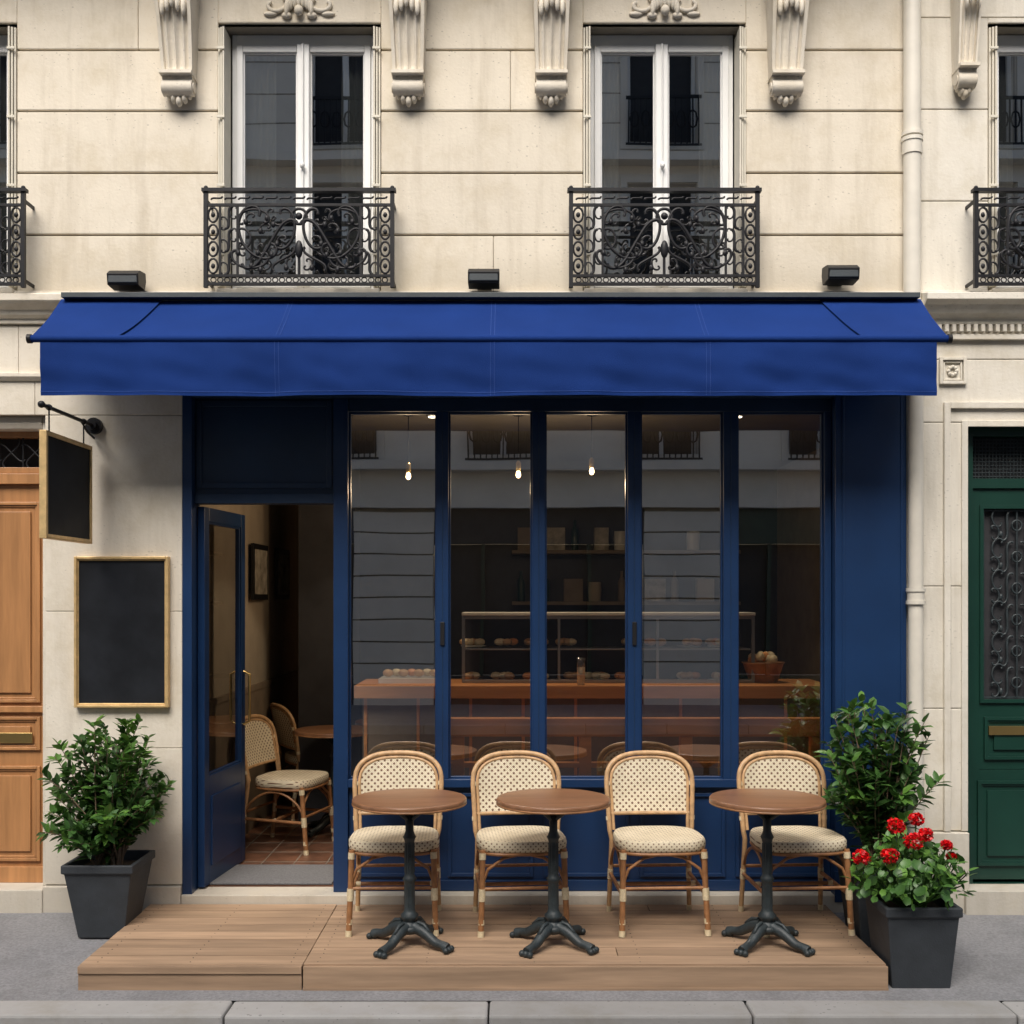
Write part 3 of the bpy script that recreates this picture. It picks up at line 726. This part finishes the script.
for sx in (-1.20, -.10, 1.0):
    for d in (-.010, .010):
        u0 = (sx + d - vx0) / (vx1 - vx0)
        for k in range(28):
            v0 = k / 28; du = .0014 / (vx1 - vx0)
            mb.add([val(u0 - du, v0, .003), val(u0 + du, v0, .003), val(u0 + du, v0 + .026, .003), val(u0 - du, v0 + .026, .003)], [(0, 1, 2, 3)], CANVAS2)
        u1 = (sx + d - x0) / (x1 - x0); du = .0014 / (x1 - x0)
        for k in range(36):
            v0 = k / 36; mb.add([slope(u1 - du, v0, .003), slope(u1 + du, v0, .003), slope(u1 + du, v0 + .022, .003), slope(u1 - du, v0 + .022, .003)], [(0, 1, 2, 3)], CANVAS2)
mb.obj('canvas', AW)
mb = MB()
mb.tube([(x0 - .005, -.505, 3.138), (x1 + .005, -.505, 3.138)], .019, CANVAS, 12)
for x in (x0 - .012, x1 + .012): mb.tube([(x - .010, -.505, 3.138), (x + .010, -.505, 3.138)], .024, BLACK, 12)
mb.box(x0 + .02, x1 - .02, -.19, -.09, 3.435, 3.462, ZINC); mb.box(x0 + .02, x1 - .02, -.10, -.09, 3.36, 3.434, ZINC)
for x in (-1.9, -.1, 1.7):
    mb.box(x - .03, x + .03, -.092, -.02, 3.38, 3.43, BLACK)
    mb.tube([(x, -.08, 3.30), (x + .25, -.28, 3.17), (x, -.49, 3.12)], .014, BLACK, 8)
    mb.box(x - .03, x + .03, -.09, -.012, 3.26, 3.33, BLACK)
mb.obj('awning_frame', AW, .002)
for x, z in ((-2.10, 3.545), (-.153, 3.555), (1.79, 3.575)):
    mb = MB()
    mb.profx([(-.18, z - .040), (-.19, z + .020), (-.15, z + .045), (-.06, z + .055), (-.05, z + .01), (-.07, z - .045)], x - .085, x + .085, BLACK)
    mb.box(x - .078, x + .078, -.188, -.178, z - .030, z + .012, ZINC)
    mb.box(x - .02, x + .02, -.05, .0, z - .02, z + .03, BLACK); mb.box(x - .04, x + .04, -.012, .0, z - .03, z + .05, BLACK)
    mb.obj('floodlight', None, .004)
mb = MB(); px, py = 2.215, -.045
mb.tube([(px - .008, py, 3.4), (px - .008, py, 6.9)], .047, PIPE, 20)
mb.tube([(px + .012, py, .02), (px + .012, py, 3.45)], .040, PIPE, 20)
for z in (4.33, 4.36): mb.tube([(px - .008, py, z), (px - .008, py, z + .02)], .058, PIPE, 20)
mb.tube([(px - .008, py, 4.26), (px - .008, py, 4.34)], .053, PIPE, 20)
for z in (1.85, 1.78): mb.tube([(px + .012, py, z), (px + .012, py, z + .02)], .052, PIPE, 20)
mb.tube([(px + .012, py, 1.78), (px + .012, py, 1.87)], .046, PIPE, 20)
mb.tube([(px + .012, py, .02), (px + .012, py, .7)], .047, PIPE, 20)
mb.obj('drainpipe', None)
HS = empty('hanging_sign', (-2.315, 0, 0)); mb = MB()
mb.box(-.010, .010, -.69, -.095, 2.115, 2.64, BOARD)
for sx in (-1, 1):
    X = sx * .010
    for (a, b, c_, d_) in ((-.69, -.672, 2.115, 2.64), (-.113, -.095, 2.115, 2.64), (-.672, -.113, 2.115, 2.133), (-.672, -.113, 2.622, 2.64)):
        mb.box(X, X + sx * .008, a, b, c_, d_, GOLD)
for a in ((-.695, -.6905, 2.11, 2.645), (-.0945, -.09, 2.11, 2.645)): mb.box(-.018, .018, *a, GOLD)
mb.box(-.018, .018, -.69, -.095, 2.6405, 2.645, GOLD); mb.box(-.018, .018, -.69, -.095, 2.11, 2.1145, GOLD)
mb.obj('sign_panel', HS, .002); mb = MB()
mb.tube([(0, -.70, 2.768), (0, -.01, 2.768)], .010, IRON, 10); mb.ell((0, -.71, 2.768), (.018, .02, .018), IRON)
mb.tube([(0, -.03, 2.768), (0, .0, 2.768)], .045, IRON, 20); mb.tube([(0, -.06, 2.768), (0, -.03, 2.768)], .025, IRON, 14)
mb.tube([(0, -.02, 2.70), (0, -.12, 2.72), (0, -.2, 2.765)], .006, IRON, 8)
for y in (-.62, -.17): mb.tube([(0, y, 2.645), (0, y, 2.765)], .004, IRON, 6); mb.tube([(0, y - .006, 2.768), (0, y + .006, 2.768)], .016, IRON, 10)
mb.obj('bracket', HS)
mb = MB(); a, b, c, d = -2.420, -1.898, 1.209, 2.044
mb.box(a + .01, b - .01, -.022, .0, c + .01, d - .01, BOARD)
mb.frame(a, b, c, d, .016, -.040, -.0, GOLD); mb.frame(a + .016, b - .016, c + .016, d - .016, .008, -.030, -.0225, GOLD)
mb.obj('wall_menu_board', None, .003)

# ---------------- ground
mb = MB(); mb.add([(-300, -300, -.17), (300, -300, -.17), (300, 300, -.17), (-300, 300, -.17)], [(0, 1, 2, 3)], ASPHALT); mb.obj('ground', None)
mb = MB(); mb.add([(-40, -9.4, -.13), (40, -9.4, -.13), (40, -1.42, -.13), (-40, -1.42, -.13)], [(0, 1, 2, 3)], ASPHALT); mb.obj('road', None)
mb = MB(); vs = []; fs = []; n = 160
for j, y in enumerate((.02, -1.17)):
    for i in range(n + 1): vs.append((-40 + 80 * i / n, y, .075 if j == 0 else .0))
for i in range(n): fs.append((i, i + 1, n + 2 + i, n + 1 + i))
mb.add(vs, fs, PAVE, .5)
mb.add([(-40, -9.6, .0), (40, -9.6, .0), (40, -12.1, .03), (-40, -12.1, .03)], [(0, 1, 2, 3)], PAVE); mb.obj('pavement', None)
mb = MB(); x = -39.2
rr = random.Random(5)
while x < 39:
    w = 1.15
    mb.box(x, x + w - .006, -1.36, -1.173, -.17, .004 + rr.uniform(-.002, .003), KERB, rr.random())
    mb.box(x, x + w - .006, -9.6, -9.4, -.17, .004, KERB, rr.random()); x += w
mb.obj('kerb', None, .012)
mb = MB(); mb.add([(-40, -1.72, -.126), (40, -1.72, -.126), (40, -1.361, -.126), (-40, -1.361, -.126)], [(0, 1, 2, 3)], PAVE); mb.obj('gutter', None)

# ---------------- deck
DK = empty('wooden_terrace_platform'); mb = MB(); rr = random.Random(11)
dx0, dx1, dy0, dy1, zt_ = -2.0, 1.735, -1.035, -.022, .12
nb = 8; bw = (dy1 - dy0) / nb
for k in range(nb):
    ya = dy0 + k * bw
    cuts = [dx0, -.965, dx1] if k % 2 == 0 else [dx0, -.965, .45 + rr.uniform(-.2, .3), dx1]
    for a, b in zip(cuts[:-1], cuts[1:]):
        mb.box(a, b - .004, ya, ya + bw - .007, zt_ - .025, zt_ + rr.uniform(-.0018, .0018), DECK, rr.random())
mb.box(dx0, -.97, dy0 - .022, dy0 - .001, -.005, .118, DECK, .2); mb.box(dx0, -.97, dy0 - .030, dy0 - .0225, .085, .117, DECK, .4)
mb.box(-.964, dx1, dy0 - .018, dy0 - .001, -.005, .113, DECK, .45); mb.box(-.964, dx1, dy0 - .026, dy0 - .0185, -.003, .018, DECK, .1)
for x in (dx0, dx1 - .02): mb.box(x - .001, x + .021, dy0, dy1, -.004, .093, DECK, .4)
for k in range(nb):
    for xs_ in (-1.93, -1.5, -1.03, -.90, -.4, .1, .6, 1.1, 1.66):
        for dy in (.03, .09): mb.lathe([(.0035, .1205), (.0035, .1222)], xs_ + rr.uniform(-.004, .004), dy0 + k * bw + dy, BLACK, 6)
mb.obj('boards', DK, .003)
mb = MB(); mb.box(dx0 + .03, dx1 - .03, dy0 + .03, dy1 - .01, .0, .09, INTDARK); mb.obj('joists', DK)

# ---------------- rattan bistro chair
def arch(t, w=.2, zc=.70, h=.165):
    c, s = cos(t), sin(t); e = .72
    return (w * (1 if c >= 0 else -1) * abs(c) ** e, zc + h * abs(s) ** e)
def backy(z, x=0): return .185 + .085 * max(0, z - .42) / .42 + .028 * (1 - (x / .2) ** 2) * min(1, max(0, (z - .45) / .2))
def chair_mesh():
    mb = MB()
    def U(w, zc, h, zlow, legs=True):
        P = []
        if legs: P += [(-.220, .245, .0), (-.214, .225, .2), (-.210, .20, .40)]
        P += [(-w * (.95 + .05 * k / 5), backy(zlow + (zc - zlow) * k / 5, w), zlow + (zc - zlow) * k / 5) for k in range(0, 5)]
        for k in range(0, 25):
            x, z = arch(pi - pi * k / 24, w, zc, h); P.append((x, backy(z, x), z))
        P += [(w * (.95 + .05 * k / 5), backy(zlow + (zc - zlow) * k / 5, w), zlow + (zc - zlow) * k / 5) for k in range(4, -1, -1)]
        if legs: P += [(.210, .20, .40), (.214, .225, .2), (.220, .245, .0)]
        return P
    mb.tube(U(.234, .690, .158, .45), .0130, RATTANL, 10)
    mb.tube(U(.210, .685, .139, .45, False), .009, RATTANL, 8)
    vs = []; fs = []; nz, nx = 26, 16; zl = .545
    for j in range(nz + 1):
        z = zl + (.822 - zl) * j / nz
        if z <= .685: hw = .205 * (.96 + .04 * (z - zl) / (.685 - zl))
        else:
            q = min(1, (z - .685) / .139); hw = .205 * (1 - q ** (1 / .72 * 2)) ** (.72 / 2) if q < 1 else .03
        for i in range(nx + 1):
            x = hw * (-1 + 2 * i / nx); vs.append((x, backy(z, x) - .004, z))
    for j in range(nz):
        for i in range(nx): o = j * (nx + 1) + i; fs.append((o, o + 1, o + nx + 2, o + nx + 1))
    mb.add(vs, fs, WEAVE_XZ, .5, True); mb.add([(v[0], v[1] + .010, v[2]) for v in vs], fs, WEAVE_XZ, .5, True)
    mb.tube([(x, backy(.535, x), .535) for x in [(-.213 + .426 * k / 10) for k in range(11)]], .010, RATTANL, 8)
    def ring(s, z, n=48):
        out = []
        for k in range(n):
            t = 2 * pi * k / n; c, d = cos(t), sin(t)
            x = .242 * (1 if c > 0 else -1) * abs(c) ** .62; y = .212 * (1 if d > 0 else -1) * abs(d) ** .62
            x *= 1 - .10 * (y + .2) / .4
            out.append((x * s, y * s - .012, z))
        return out
    n = 48
    side = [ring(.955, .415), ring(.99, .421), ring(1.0, .440), ring(.995, .460), ring(.965, .470)]
    vs = sum(side, []); fs = []
    for j in range(4):
        for k in range(n): fs.append((j * n + k, j * n + (k + 1) % n, (j + 1) * n + (k + 1) % n, (j + 1) * n + k))
    fs.append(tuple(range(n))); mb.add(vs, fs, WEAVE_RIM, .5, True)
    top = [ring(.965, .470), ring(.86, .4725), ring(.6, .471), ring(.3, .468), ring(.02, .467)]
    vs = sum(top, []); fs = []
    for j in range(4):
        for k in range(n): fs.append((j * n + k, j * n + (k + 1) % n, (j + 1) * n + (k + 1) % n, (j + 1) * n + k))
    fs.append(tuple(4 * n + k for k in range(n))); mb.add(vs, fs, WEAVE_XY, .5, True)
    mb.tube(ring(.96, .408), .009, RATTAN, 8, True)
    for s in (-1, 1):
        leg = [(s * .206, -.180, .425), (s * .209, -.195, .25), (s * .218, -.220, .0)]
        mb.tube(leg, .0150, RATTAN, 10)
        mb.tube([(s * .2155, -.213, .06), (s * .2145, -.210, .085)], .0160, WRAP, 10); mb.tube([(s * .2178, -.2195, .0), (s * .2165, -.216, .03)], .0168, WRAP, 10)
        mb.tube([(s * .207, -.184, .38), (s * .206, -.181, .412)], .018, WRAP, 10)
        mb.tube([(s * .2112, -.202, .175), (s * .210, -.197, .235)], .018, WRAP, 10)
        mb.tube([(s * .220, .243, .0), (s * .219, .240, .03)], .0145, WRAP, 10)
        mb.tube([(s * .215, .226, .18), (s * .213, .221, .235)], .0155, WRAP, 10)
        mb.tube([(s * .211, -.20, .20), (s * .214, .225, .21)], .0105, RATTAN, 8)
        mb.tube([(s * .212, -.198, .25)] + [(s * .212, -.19 + .405 * k / 12, .25 + .14 * sin(pi * k / 12) ** .6) for k in range(1, 12)] + [(s * .214, .218, .25)], .008, RATTAN, 8)
        mb.tube([(s * .208, -.194, .26), (s * .18, -.188, .33), (s * .10, -.184, .385), (s * .02, -.182, .402)], .008, RATTAN, 8)
        for k in range(3):
            z = .50 + k * .09; wv = .234
            mb.tube([(s * (wv * .965), backy(z, .2), z), (s * (wv * .970), backy(z + .022, .2), z + .022)], .0148, WRAP if k != 1 else RATTAN, 10)
    mb.tube([(-.211, .02, .203), (.211, .02, .203)], .0105, RATTAN, 8)
    mb.tube([(-.210, -.198, .235), (.210, -.198, .235)], .009, RATTAN, 8)
    mb.tube([(-.214, .224, .25), (.214, .224, .25)], .009, RATTAN, 8)
    for s in (-1, 1): mb.tube([(s * .18, .02, .203), (s * .205, .02, .203)], .0135, WRAP, 8)
    return mb
ch = chair_mesh().obj('bistro_chair', None, recalc=True)
places = [(-.608, -.39, .12, 2), (.042, -.39, .12, 5), (.756, -.39, .12, 3), (1.475, -.39, .12, 4)]
ch.location = places[0][:3]; ch.rotation_euler = (0, 0, radians(places[0][3]))
for p in places[1:] + [(-1.47, 1.20, .17, 75), (-1.50, 2.25, .17, 120)]:
    o = bpy.data.objects.new('bistro_chair', ch.data); COL.objects.link(o); o.location = p[:3]; o.rotation_euler = (0, 0, radians(p[3]))
def table_mesh():
    mb = MB(); R = .278
    mb.lathe([(.001, .694), (R - .01, .694), (R - .002, .697), (R, .702), (R, .715), (R - .003, .7195), (R - .012, .7205), (.001, .7208)], 0, 0, TABLEW, 64)
    mb.lathe([(R - .004, .690), (R + .0015, .692), (R + .0015, .700), (R - .004, .701)], 0, 0, RATTAN, 64)
    mb.lathe([(.03, .66), (.10, .676), (.12, .6935)], 0, 0, CASTIRON, 24)
    for k in range(4):
        a = pi / 4 + k * pi / 2; mb.tube([(.02 * cos(a), .02 * sin(a), .62), (.09 * cos(a), .09 * sin(a), .668), (.2 * cos(a), .2 * sin(a), .686)], .009, CASTIRON, 8)
    prof = [(.050, .085), (.052, .10), (.036, .115), (.030, .125), (.042, .135), (.044, .15), (.030, .165), (.026, .18), (.024, .30), (.029, .315), (.035, .325), (.029, .335), (.023, .35), (.022, .50), (.027, .52), (.033, .53), (.027, .54), (.020, .56), (.020, .66)]
    mb.lathe(prof, 0, 0, CASTIRON, 20)
    for k in range(10):
        a = k * pi / 5
        mb.tube([(.0235 * cos(a), .0235 * sin(a), .19), (.022 * cos(a), .022 * sin(a), .30)], .004, CASTIRON, 5); mb.tube([(.022 * cos(a), .022 * sin(a), .355), (.021 * cos(a), .021 * sin(a), .50)], .004, CASTIRON, 5)
    mb.ell((0, 0, .085), (.06, .06, .03), CASTIRON, 16, 8)
    for k in range(4):
        a = pi / 4 + k * pi / 2 + .1; d = Vector((cos(a), sin(a), 0)); P = []; Rr = []
        for i in range(15):
            t = i / 14; r = .03 + .195 * t; z = .095 - .064 * t ** .7 + .010 * sin(t * pi * 2.2)
            if t > .85: z = max(.022, z - .02 * (t - .85) / .15)
            P.append(d * r + Vector((0, 0, z))); Rr.append(.030 - .012 * t + (.006 if t > .9 else 0))
        mb.tube(P, Rr, CASTIRON, 10)
        for w in (-.28, 0, .28):
            dd = Vector((cos(a + w * .35), sin(a + w * .35), 0)); e = dd * .232; mb.ell((e.x, e.y, .016), (.016, .016, .016), CASTIRON, 8, 6)
        mb.tube([d * .05 + Vector((0, 0, .12)), d * .085 + Vector((0, 0, .115)), d * .12 + Vector((0, 0, .085)), d * .105 + Vector((0, 0, .07))], .009, CASTIRON, 8)
    return mb
tb = table_mesh().obj('bistro_table', None)
tp = [(-.500, -.755, .12, 8), (.202, -.755, .12, 3), (1.245, -.755, .12, -5)]
tb.location = tp[0][:3]; tb.rotation_euler[2] = radians(8)
for p in tp[1:] + [(-1.25, 1.65, .17, 0), (-.9, 2.2, .17, 10)]:
    o = bpy.data.objects.new('bistro_table', tb.data); COL.objects.link(o); o.location = p[:3]; o.rotation_euler[2] = radians(p[3])

# ---------------- plants
def planter(mb, wt, wb, h, z0=0, n=None):
    a, b = wt / 2, wb / 2; r = a - .03
    lv = [(b, 0), (a - .012, h - .045), (a, h - .044), (a, h), (a - .022, h), (a - .03, h - .05)]
    vs = []; fs = []
    for w, z in lv: vs += [(-w, -w, z + z0), (w, -w, z + z0), (w, w, z + z0), (-w, w, z + z0)]
    for j in range(len(lv) - 1):
        for k in range(4): fs.append((j * 4 + k, j * 4 + (k + 1) % 4, (j + 1) * 4 + (k + 1) % 4, (j + 1) * 4 + k))
    fs.append((3, 2, 1, 0)); mb.add(vs, fs, POT, .5)
    mb.add([(-r, -r, z0 + h - .05), (r, -r, z0 + h - .05), (r, r, z0 + h - .05), (-r, r, z0 + h - .05)], [(0, 1, 2, 3)], SOIL)
def leaf(mb, p, d, size, width, mat, c, rng):
    d = d.normalized(); up = Vector((rng.uniform(-.5, .5), rng.uniform(-.5, .5), 1)); s = d.cross(up)
    if s.length < .05: s = Vector((1, 0, 0))
    s.normalize(); nrm = s.cross(d); bend = rng.uniform(.05, .3)
    P = lambda t, w, lift: p + d * (size * t) + s * (width * w) + nrm * (size * lift)
    vs = [P(0, 0, 0), P(.3, -.42, .04), P(.68, -.36, -bend * .25 + .02), P(1, 0, -bend), P(.68, .36, -bend * .25 + .02), P(.3, .42, .04), P(.3, 0, -.03), P(.68, 0, -bend * .35 - .03)]
    mb.add(vs, [(0, 1, 6), (1, 2, 7, 6), (2, 3, 7), (0, 6, 5), (6, 7, 4, 5), (7, 3, 4)], mat, c, True)
def shrub(name, loc, rx, ry, zc, rz, pot, nst, seed, ls=.062, dens=1.0):
    rng = random.Random(seed); root = empty(name, loc)
    mb = MB(); planter(mb, *pot); mb.obj('planter', root, .006)
    h = pot[2]; lm = MB(); tm = MB()
    for k in range(nst):
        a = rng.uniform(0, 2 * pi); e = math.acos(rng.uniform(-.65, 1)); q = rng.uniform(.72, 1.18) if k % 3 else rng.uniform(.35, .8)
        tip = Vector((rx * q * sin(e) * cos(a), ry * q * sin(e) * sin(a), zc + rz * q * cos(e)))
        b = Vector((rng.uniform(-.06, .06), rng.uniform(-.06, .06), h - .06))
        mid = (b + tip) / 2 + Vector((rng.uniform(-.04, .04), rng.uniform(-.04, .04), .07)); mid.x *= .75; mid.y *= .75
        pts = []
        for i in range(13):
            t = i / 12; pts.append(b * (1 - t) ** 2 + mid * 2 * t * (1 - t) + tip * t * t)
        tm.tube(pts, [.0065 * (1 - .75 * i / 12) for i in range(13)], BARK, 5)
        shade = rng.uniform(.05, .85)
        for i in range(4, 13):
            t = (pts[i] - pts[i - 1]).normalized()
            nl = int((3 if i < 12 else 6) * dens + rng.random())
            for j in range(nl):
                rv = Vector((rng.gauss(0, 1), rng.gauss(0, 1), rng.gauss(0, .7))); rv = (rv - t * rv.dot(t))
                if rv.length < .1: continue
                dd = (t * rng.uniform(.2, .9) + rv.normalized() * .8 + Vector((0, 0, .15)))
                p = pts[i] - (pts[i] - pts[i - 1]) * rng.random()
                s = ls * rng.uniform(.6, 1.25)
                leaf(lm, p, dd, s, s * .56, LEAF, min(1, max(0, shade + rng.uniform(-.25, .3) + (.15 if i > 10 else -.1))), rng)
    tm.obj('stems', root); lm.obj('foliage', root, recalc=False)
shrub('potted_shrub', (-2.125, -.31, .055), .33, .27, .72, .37, (.37, .24, .39), 120, 21, ls=.066)
shrub('potted_shrub', (1.900, -.42, .045), .275, .25, .87, .38, (.36, .26, .40), 82, 33, ls=.076, dens=.85)
rng = random.Random(8); G = empty('potted_geranium', (1.895, -.90, .005)); mb = MB(); planter(mb, .355, .27, .385); mb.obj('planter', G, .006)
lm = MB(); tm = MB()
def roundleaf(p, nrm, r, c):
    nrm = nrm.normalized(); a = nrm.cross(Vector((0, .3, 1)))
    if a.length < .1: a = Vector((1, 0, 0))
    a.normalize(); b = nrm.cross(a); n = 12; vs = [p]; fs = []
    for k in range(n):
        t = 2 * pi * (k + .5) / n; rr_ = r * (1 + .12 * cos(t * 5))
        vs.append(p + (a * cos(t) + b * sin(t)) * rr_ + nrm * (r * .28 + r * .05 * cos(5 * t)))
    for k in range(n - 1): fs.append((0, k + 1, k + 2))
    fs.append((0, n, 1)); lm.add(vs, fs, LEAF2, c, True)
for k in range(460):
    a = rng.uniform(0, 2 * pi); e = math.acos(rng.uniform(-.45, 1)); q = rng.uniform(.5, 1.15)
    p = Vector((.25 * q * sin(e) * cos(a) - .015, .22 * q * sin(e) * sin(a), .48 + .18 * q * cos(e)))
    nn = Vector((sin(e) * cos(a) + rng.uniform(-.7, .7), sin(e) * sin(a) + rng.uniform(-.7, .7), cos(e) * .7 + .5))
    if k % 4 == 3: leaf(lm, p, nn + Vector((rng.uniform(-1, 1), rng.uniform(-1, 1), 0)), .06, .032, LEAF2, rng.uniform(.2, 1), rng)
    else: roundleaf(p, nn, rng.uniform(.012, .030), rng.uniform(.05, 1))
    if k % 3 == 0: tm.tube([(rng.uniform(-.05, .05), rng.uniform(-.05, .05), .34), (p.x * .6, p.y * .6, .41), p], .003, LEAF2, 5)
heads = [(-.265, -.10, .600, .034), (-.145, -.13, .615, .036), (-.10, -.08, .745, .036), (-.03, -.12, .685, .040), (.04, -.08, .705, .030), (.13, -.10, .66, .018), (-.22, .04, .58, .026), (.06, .10, .74, .03), (.20, .02, .58, .014)]
for hx, hy, hz, hr in heads:
    tm.tube([(hx * .25, hy * .25, .38), (hx * .7, hy * .7, (hz + .4) / 2 + .02), (hx, hy, hz - .01)], .0035, LEAF2, 6)
    for k in range(46):
        d = Vector((rng.gauss(0, 1), rng.gauss(0, 1), rng.gauss(.25, 1))).normalized(); p = Vector((hx, hy, hz)) + Vector((d.x, d.y, d.z * .8)) * hr * rng.uniform(.7, 1.05)
        for j in range(4):
            t = Vector((rng.gauss(0, 1), rng.gauss(0, 1), rng.gauss(0, 1))); t = (t - d * t.dot(d)).normalized()
            leaf(lm, p, t + d * .45, .018, .018, RED, rng.uniform(.2, .9), rng)
tm.obj('stems', G); lm.obj('leaves_and_flowers', G, recalc=False)

# ---------------- building across the street (seen in the glass)
OP = empty('stone_apartment_building.002'); mb = MB(); Y = -12.1; fl = [3.95, 6.6, 9.15]; ww = 1.15; sp = 2.65
xs = [-.15 + (i - 6) * sp for i in range(13)]
ops = []
for x in xs:
    for f in fl: ops.append((x - ww / 2, x + ww / 2, f + .12, f + 2.1))
backing(mb, -18.5, 18.5, 3.3, 11.9, ops, Y - .4, Y, STONE_O)
piers = [-16.6, -12.4, -8.2, -4.9, -1.96, 2.85, 6.2, 9.8, 13.5, 17.0]
for x in piers:
    mb.box(x - .64, x + .64, Y - .4, Y - .02, 0, 3.3, MORTAR)
    for k in range(9): mb.box(x - .66, x + .66, Y - .3, Y + .03, .36 * k + .02, .36 * k + .355, STONE_O)
for z in (3.3, 3.9, 6.45, 9.0, 11.7): mb.box(-18.5, 18.5, Y, Y + (.3 if z in (3.9, 9.0, 11.7) else .12), z, z + .14, STONE_O)
for z in (4.6, 5.1, 5.6, 7.2, 7.7, 8.2, 9.7, 10.2, 10.7):
    for a, b in minus(-18.5, 18.5, [(o[0] - .12, o[1] + .12) for o in ops if o[2] < z < o[3]]): mb.box(a, b, Y + .0005, Y + .003, z, z + .02, MORTAR)
mb.obj('walls', OP)
mb = MB()
for (a, b, c, d) in ops:
    mb.frame(a - .12, b + .12, c, d + .12, .11, Y + .001, Y + .05, STONE_O)
    mb.frame(a, b, c, d, .06, Y - .22, Y - .15, WHITE); mb.box((a + b) / 2 - .05, (a + b) / 2 + .05, Y - .22, Y - .15, c + .06, d - .06, WHITE)
    mb.box(a, b, Y - .3, Y - .23, c, d, INTDARK)
    mb.box(a - .05, b + .05, Y + .20, Y + .23, c + .75, c + .80, IRON); mb.box(a - .05, b + .05, Y + .20, Y + .23, c, c + .03, IRON)
    for k in range(13): mb.box(a + k * ww / 12 - .012, a + k * ww / 12 + .012, Y + .205, Y + .225, c + .03, c + .75, IRON)
    for k in range(6): mb.tube([(a + (k + .5) * ww / 6 + .07 * cos(t), Y + .215, c + .42 + .14 * sin(t)) for t in [i * .785 for i in range(8)]], .016, IRON, 4, True)
for i, (p0, p1) in enumerate(zip(piers[:-1], piers[1:])):
    l, r = p0 + .66, p1 - .66
    mb.box(l, r, Y - .4, Y - .35, .5, 2.7, INTDARK); mb.box(l, r, Y - .3, Y - .1, 2.7, 3.3, [BLUED, INTDARK, GREEN][i % 3]); mb.box(l, r, Y - .3, Y - .1, 0, .5, [BLUED, INTDARK, GREEN][i % 3])
    k = l + .8
    while k < r - .3: mb.box(k - .03, k + .03, Y - .3, Y - .2, .5, 2.7, GREEN); k += .9
mb.obj('windows', OP)
mb = MB(); mb.profx([(Y - .1, 11.9), (Y - 1.6, 13.2), (Y - 6, 13.4), (Y - 6, 11.9)], -18.5, 18.5, ZINC); mb.obj('mansard_roof', OP)

# ---------------- light, sky, camera
w = bpy.data.worlds.new('World'); S.world = w; w.use_nodes = True; nt = w.node_tree
bg = nt.nodes['Background']; sky = nt.nodes.new('ShaderNodeTexSky'); sky.sky_type = 'NISHITA'; sky.sun_disc = False
EL, AZ = 50, 192
sky.sun_elevation = radians(EL); sky.sun_rotation = radians(AZ); sky.air_density = 1.0; sky.dust_density = 5.0; sky.ozone_density = .8
nt.links.new(sky.outputs[0], bg.inputs[0]); bg.inputs[1].default_value = .15
sl = bpy.data.lights.new('sun', 'SUN'); sl.energy = 4.0; sl.angle = radians(40); sl.color = (1, .965, .92)
so = bpy.data.objects.new('sun', sl); COL.objects.link(so)
dirn = Vector((sin(radians(AZ)) * cos(radians(EL)), cos(radians(AZ)) * cos(radians(EL)), sin(radians(EL))))
so.rotation_euler = dirn.to_track_quat('Z', 'Y').to_euler(); so.location = (0, -5, 12)
S.view_settings.view_transform = 'Standard'; S.view_settings.look = 'None'; S.view_settings.exposure = 0
cd = bpy.data.cameras.new('camera'); cam = bpy.data.objects.new('camera', cd); COL.objects.link(cam)
cam.location = (0, -6.2, 1.82); cam.rotation_euler = (radians(90), 0, 0); cd.lens = 39.23; cd.sensor_width = 36; cd.shift_y = .083; cd.clip_end = 1000
S.camera = cam
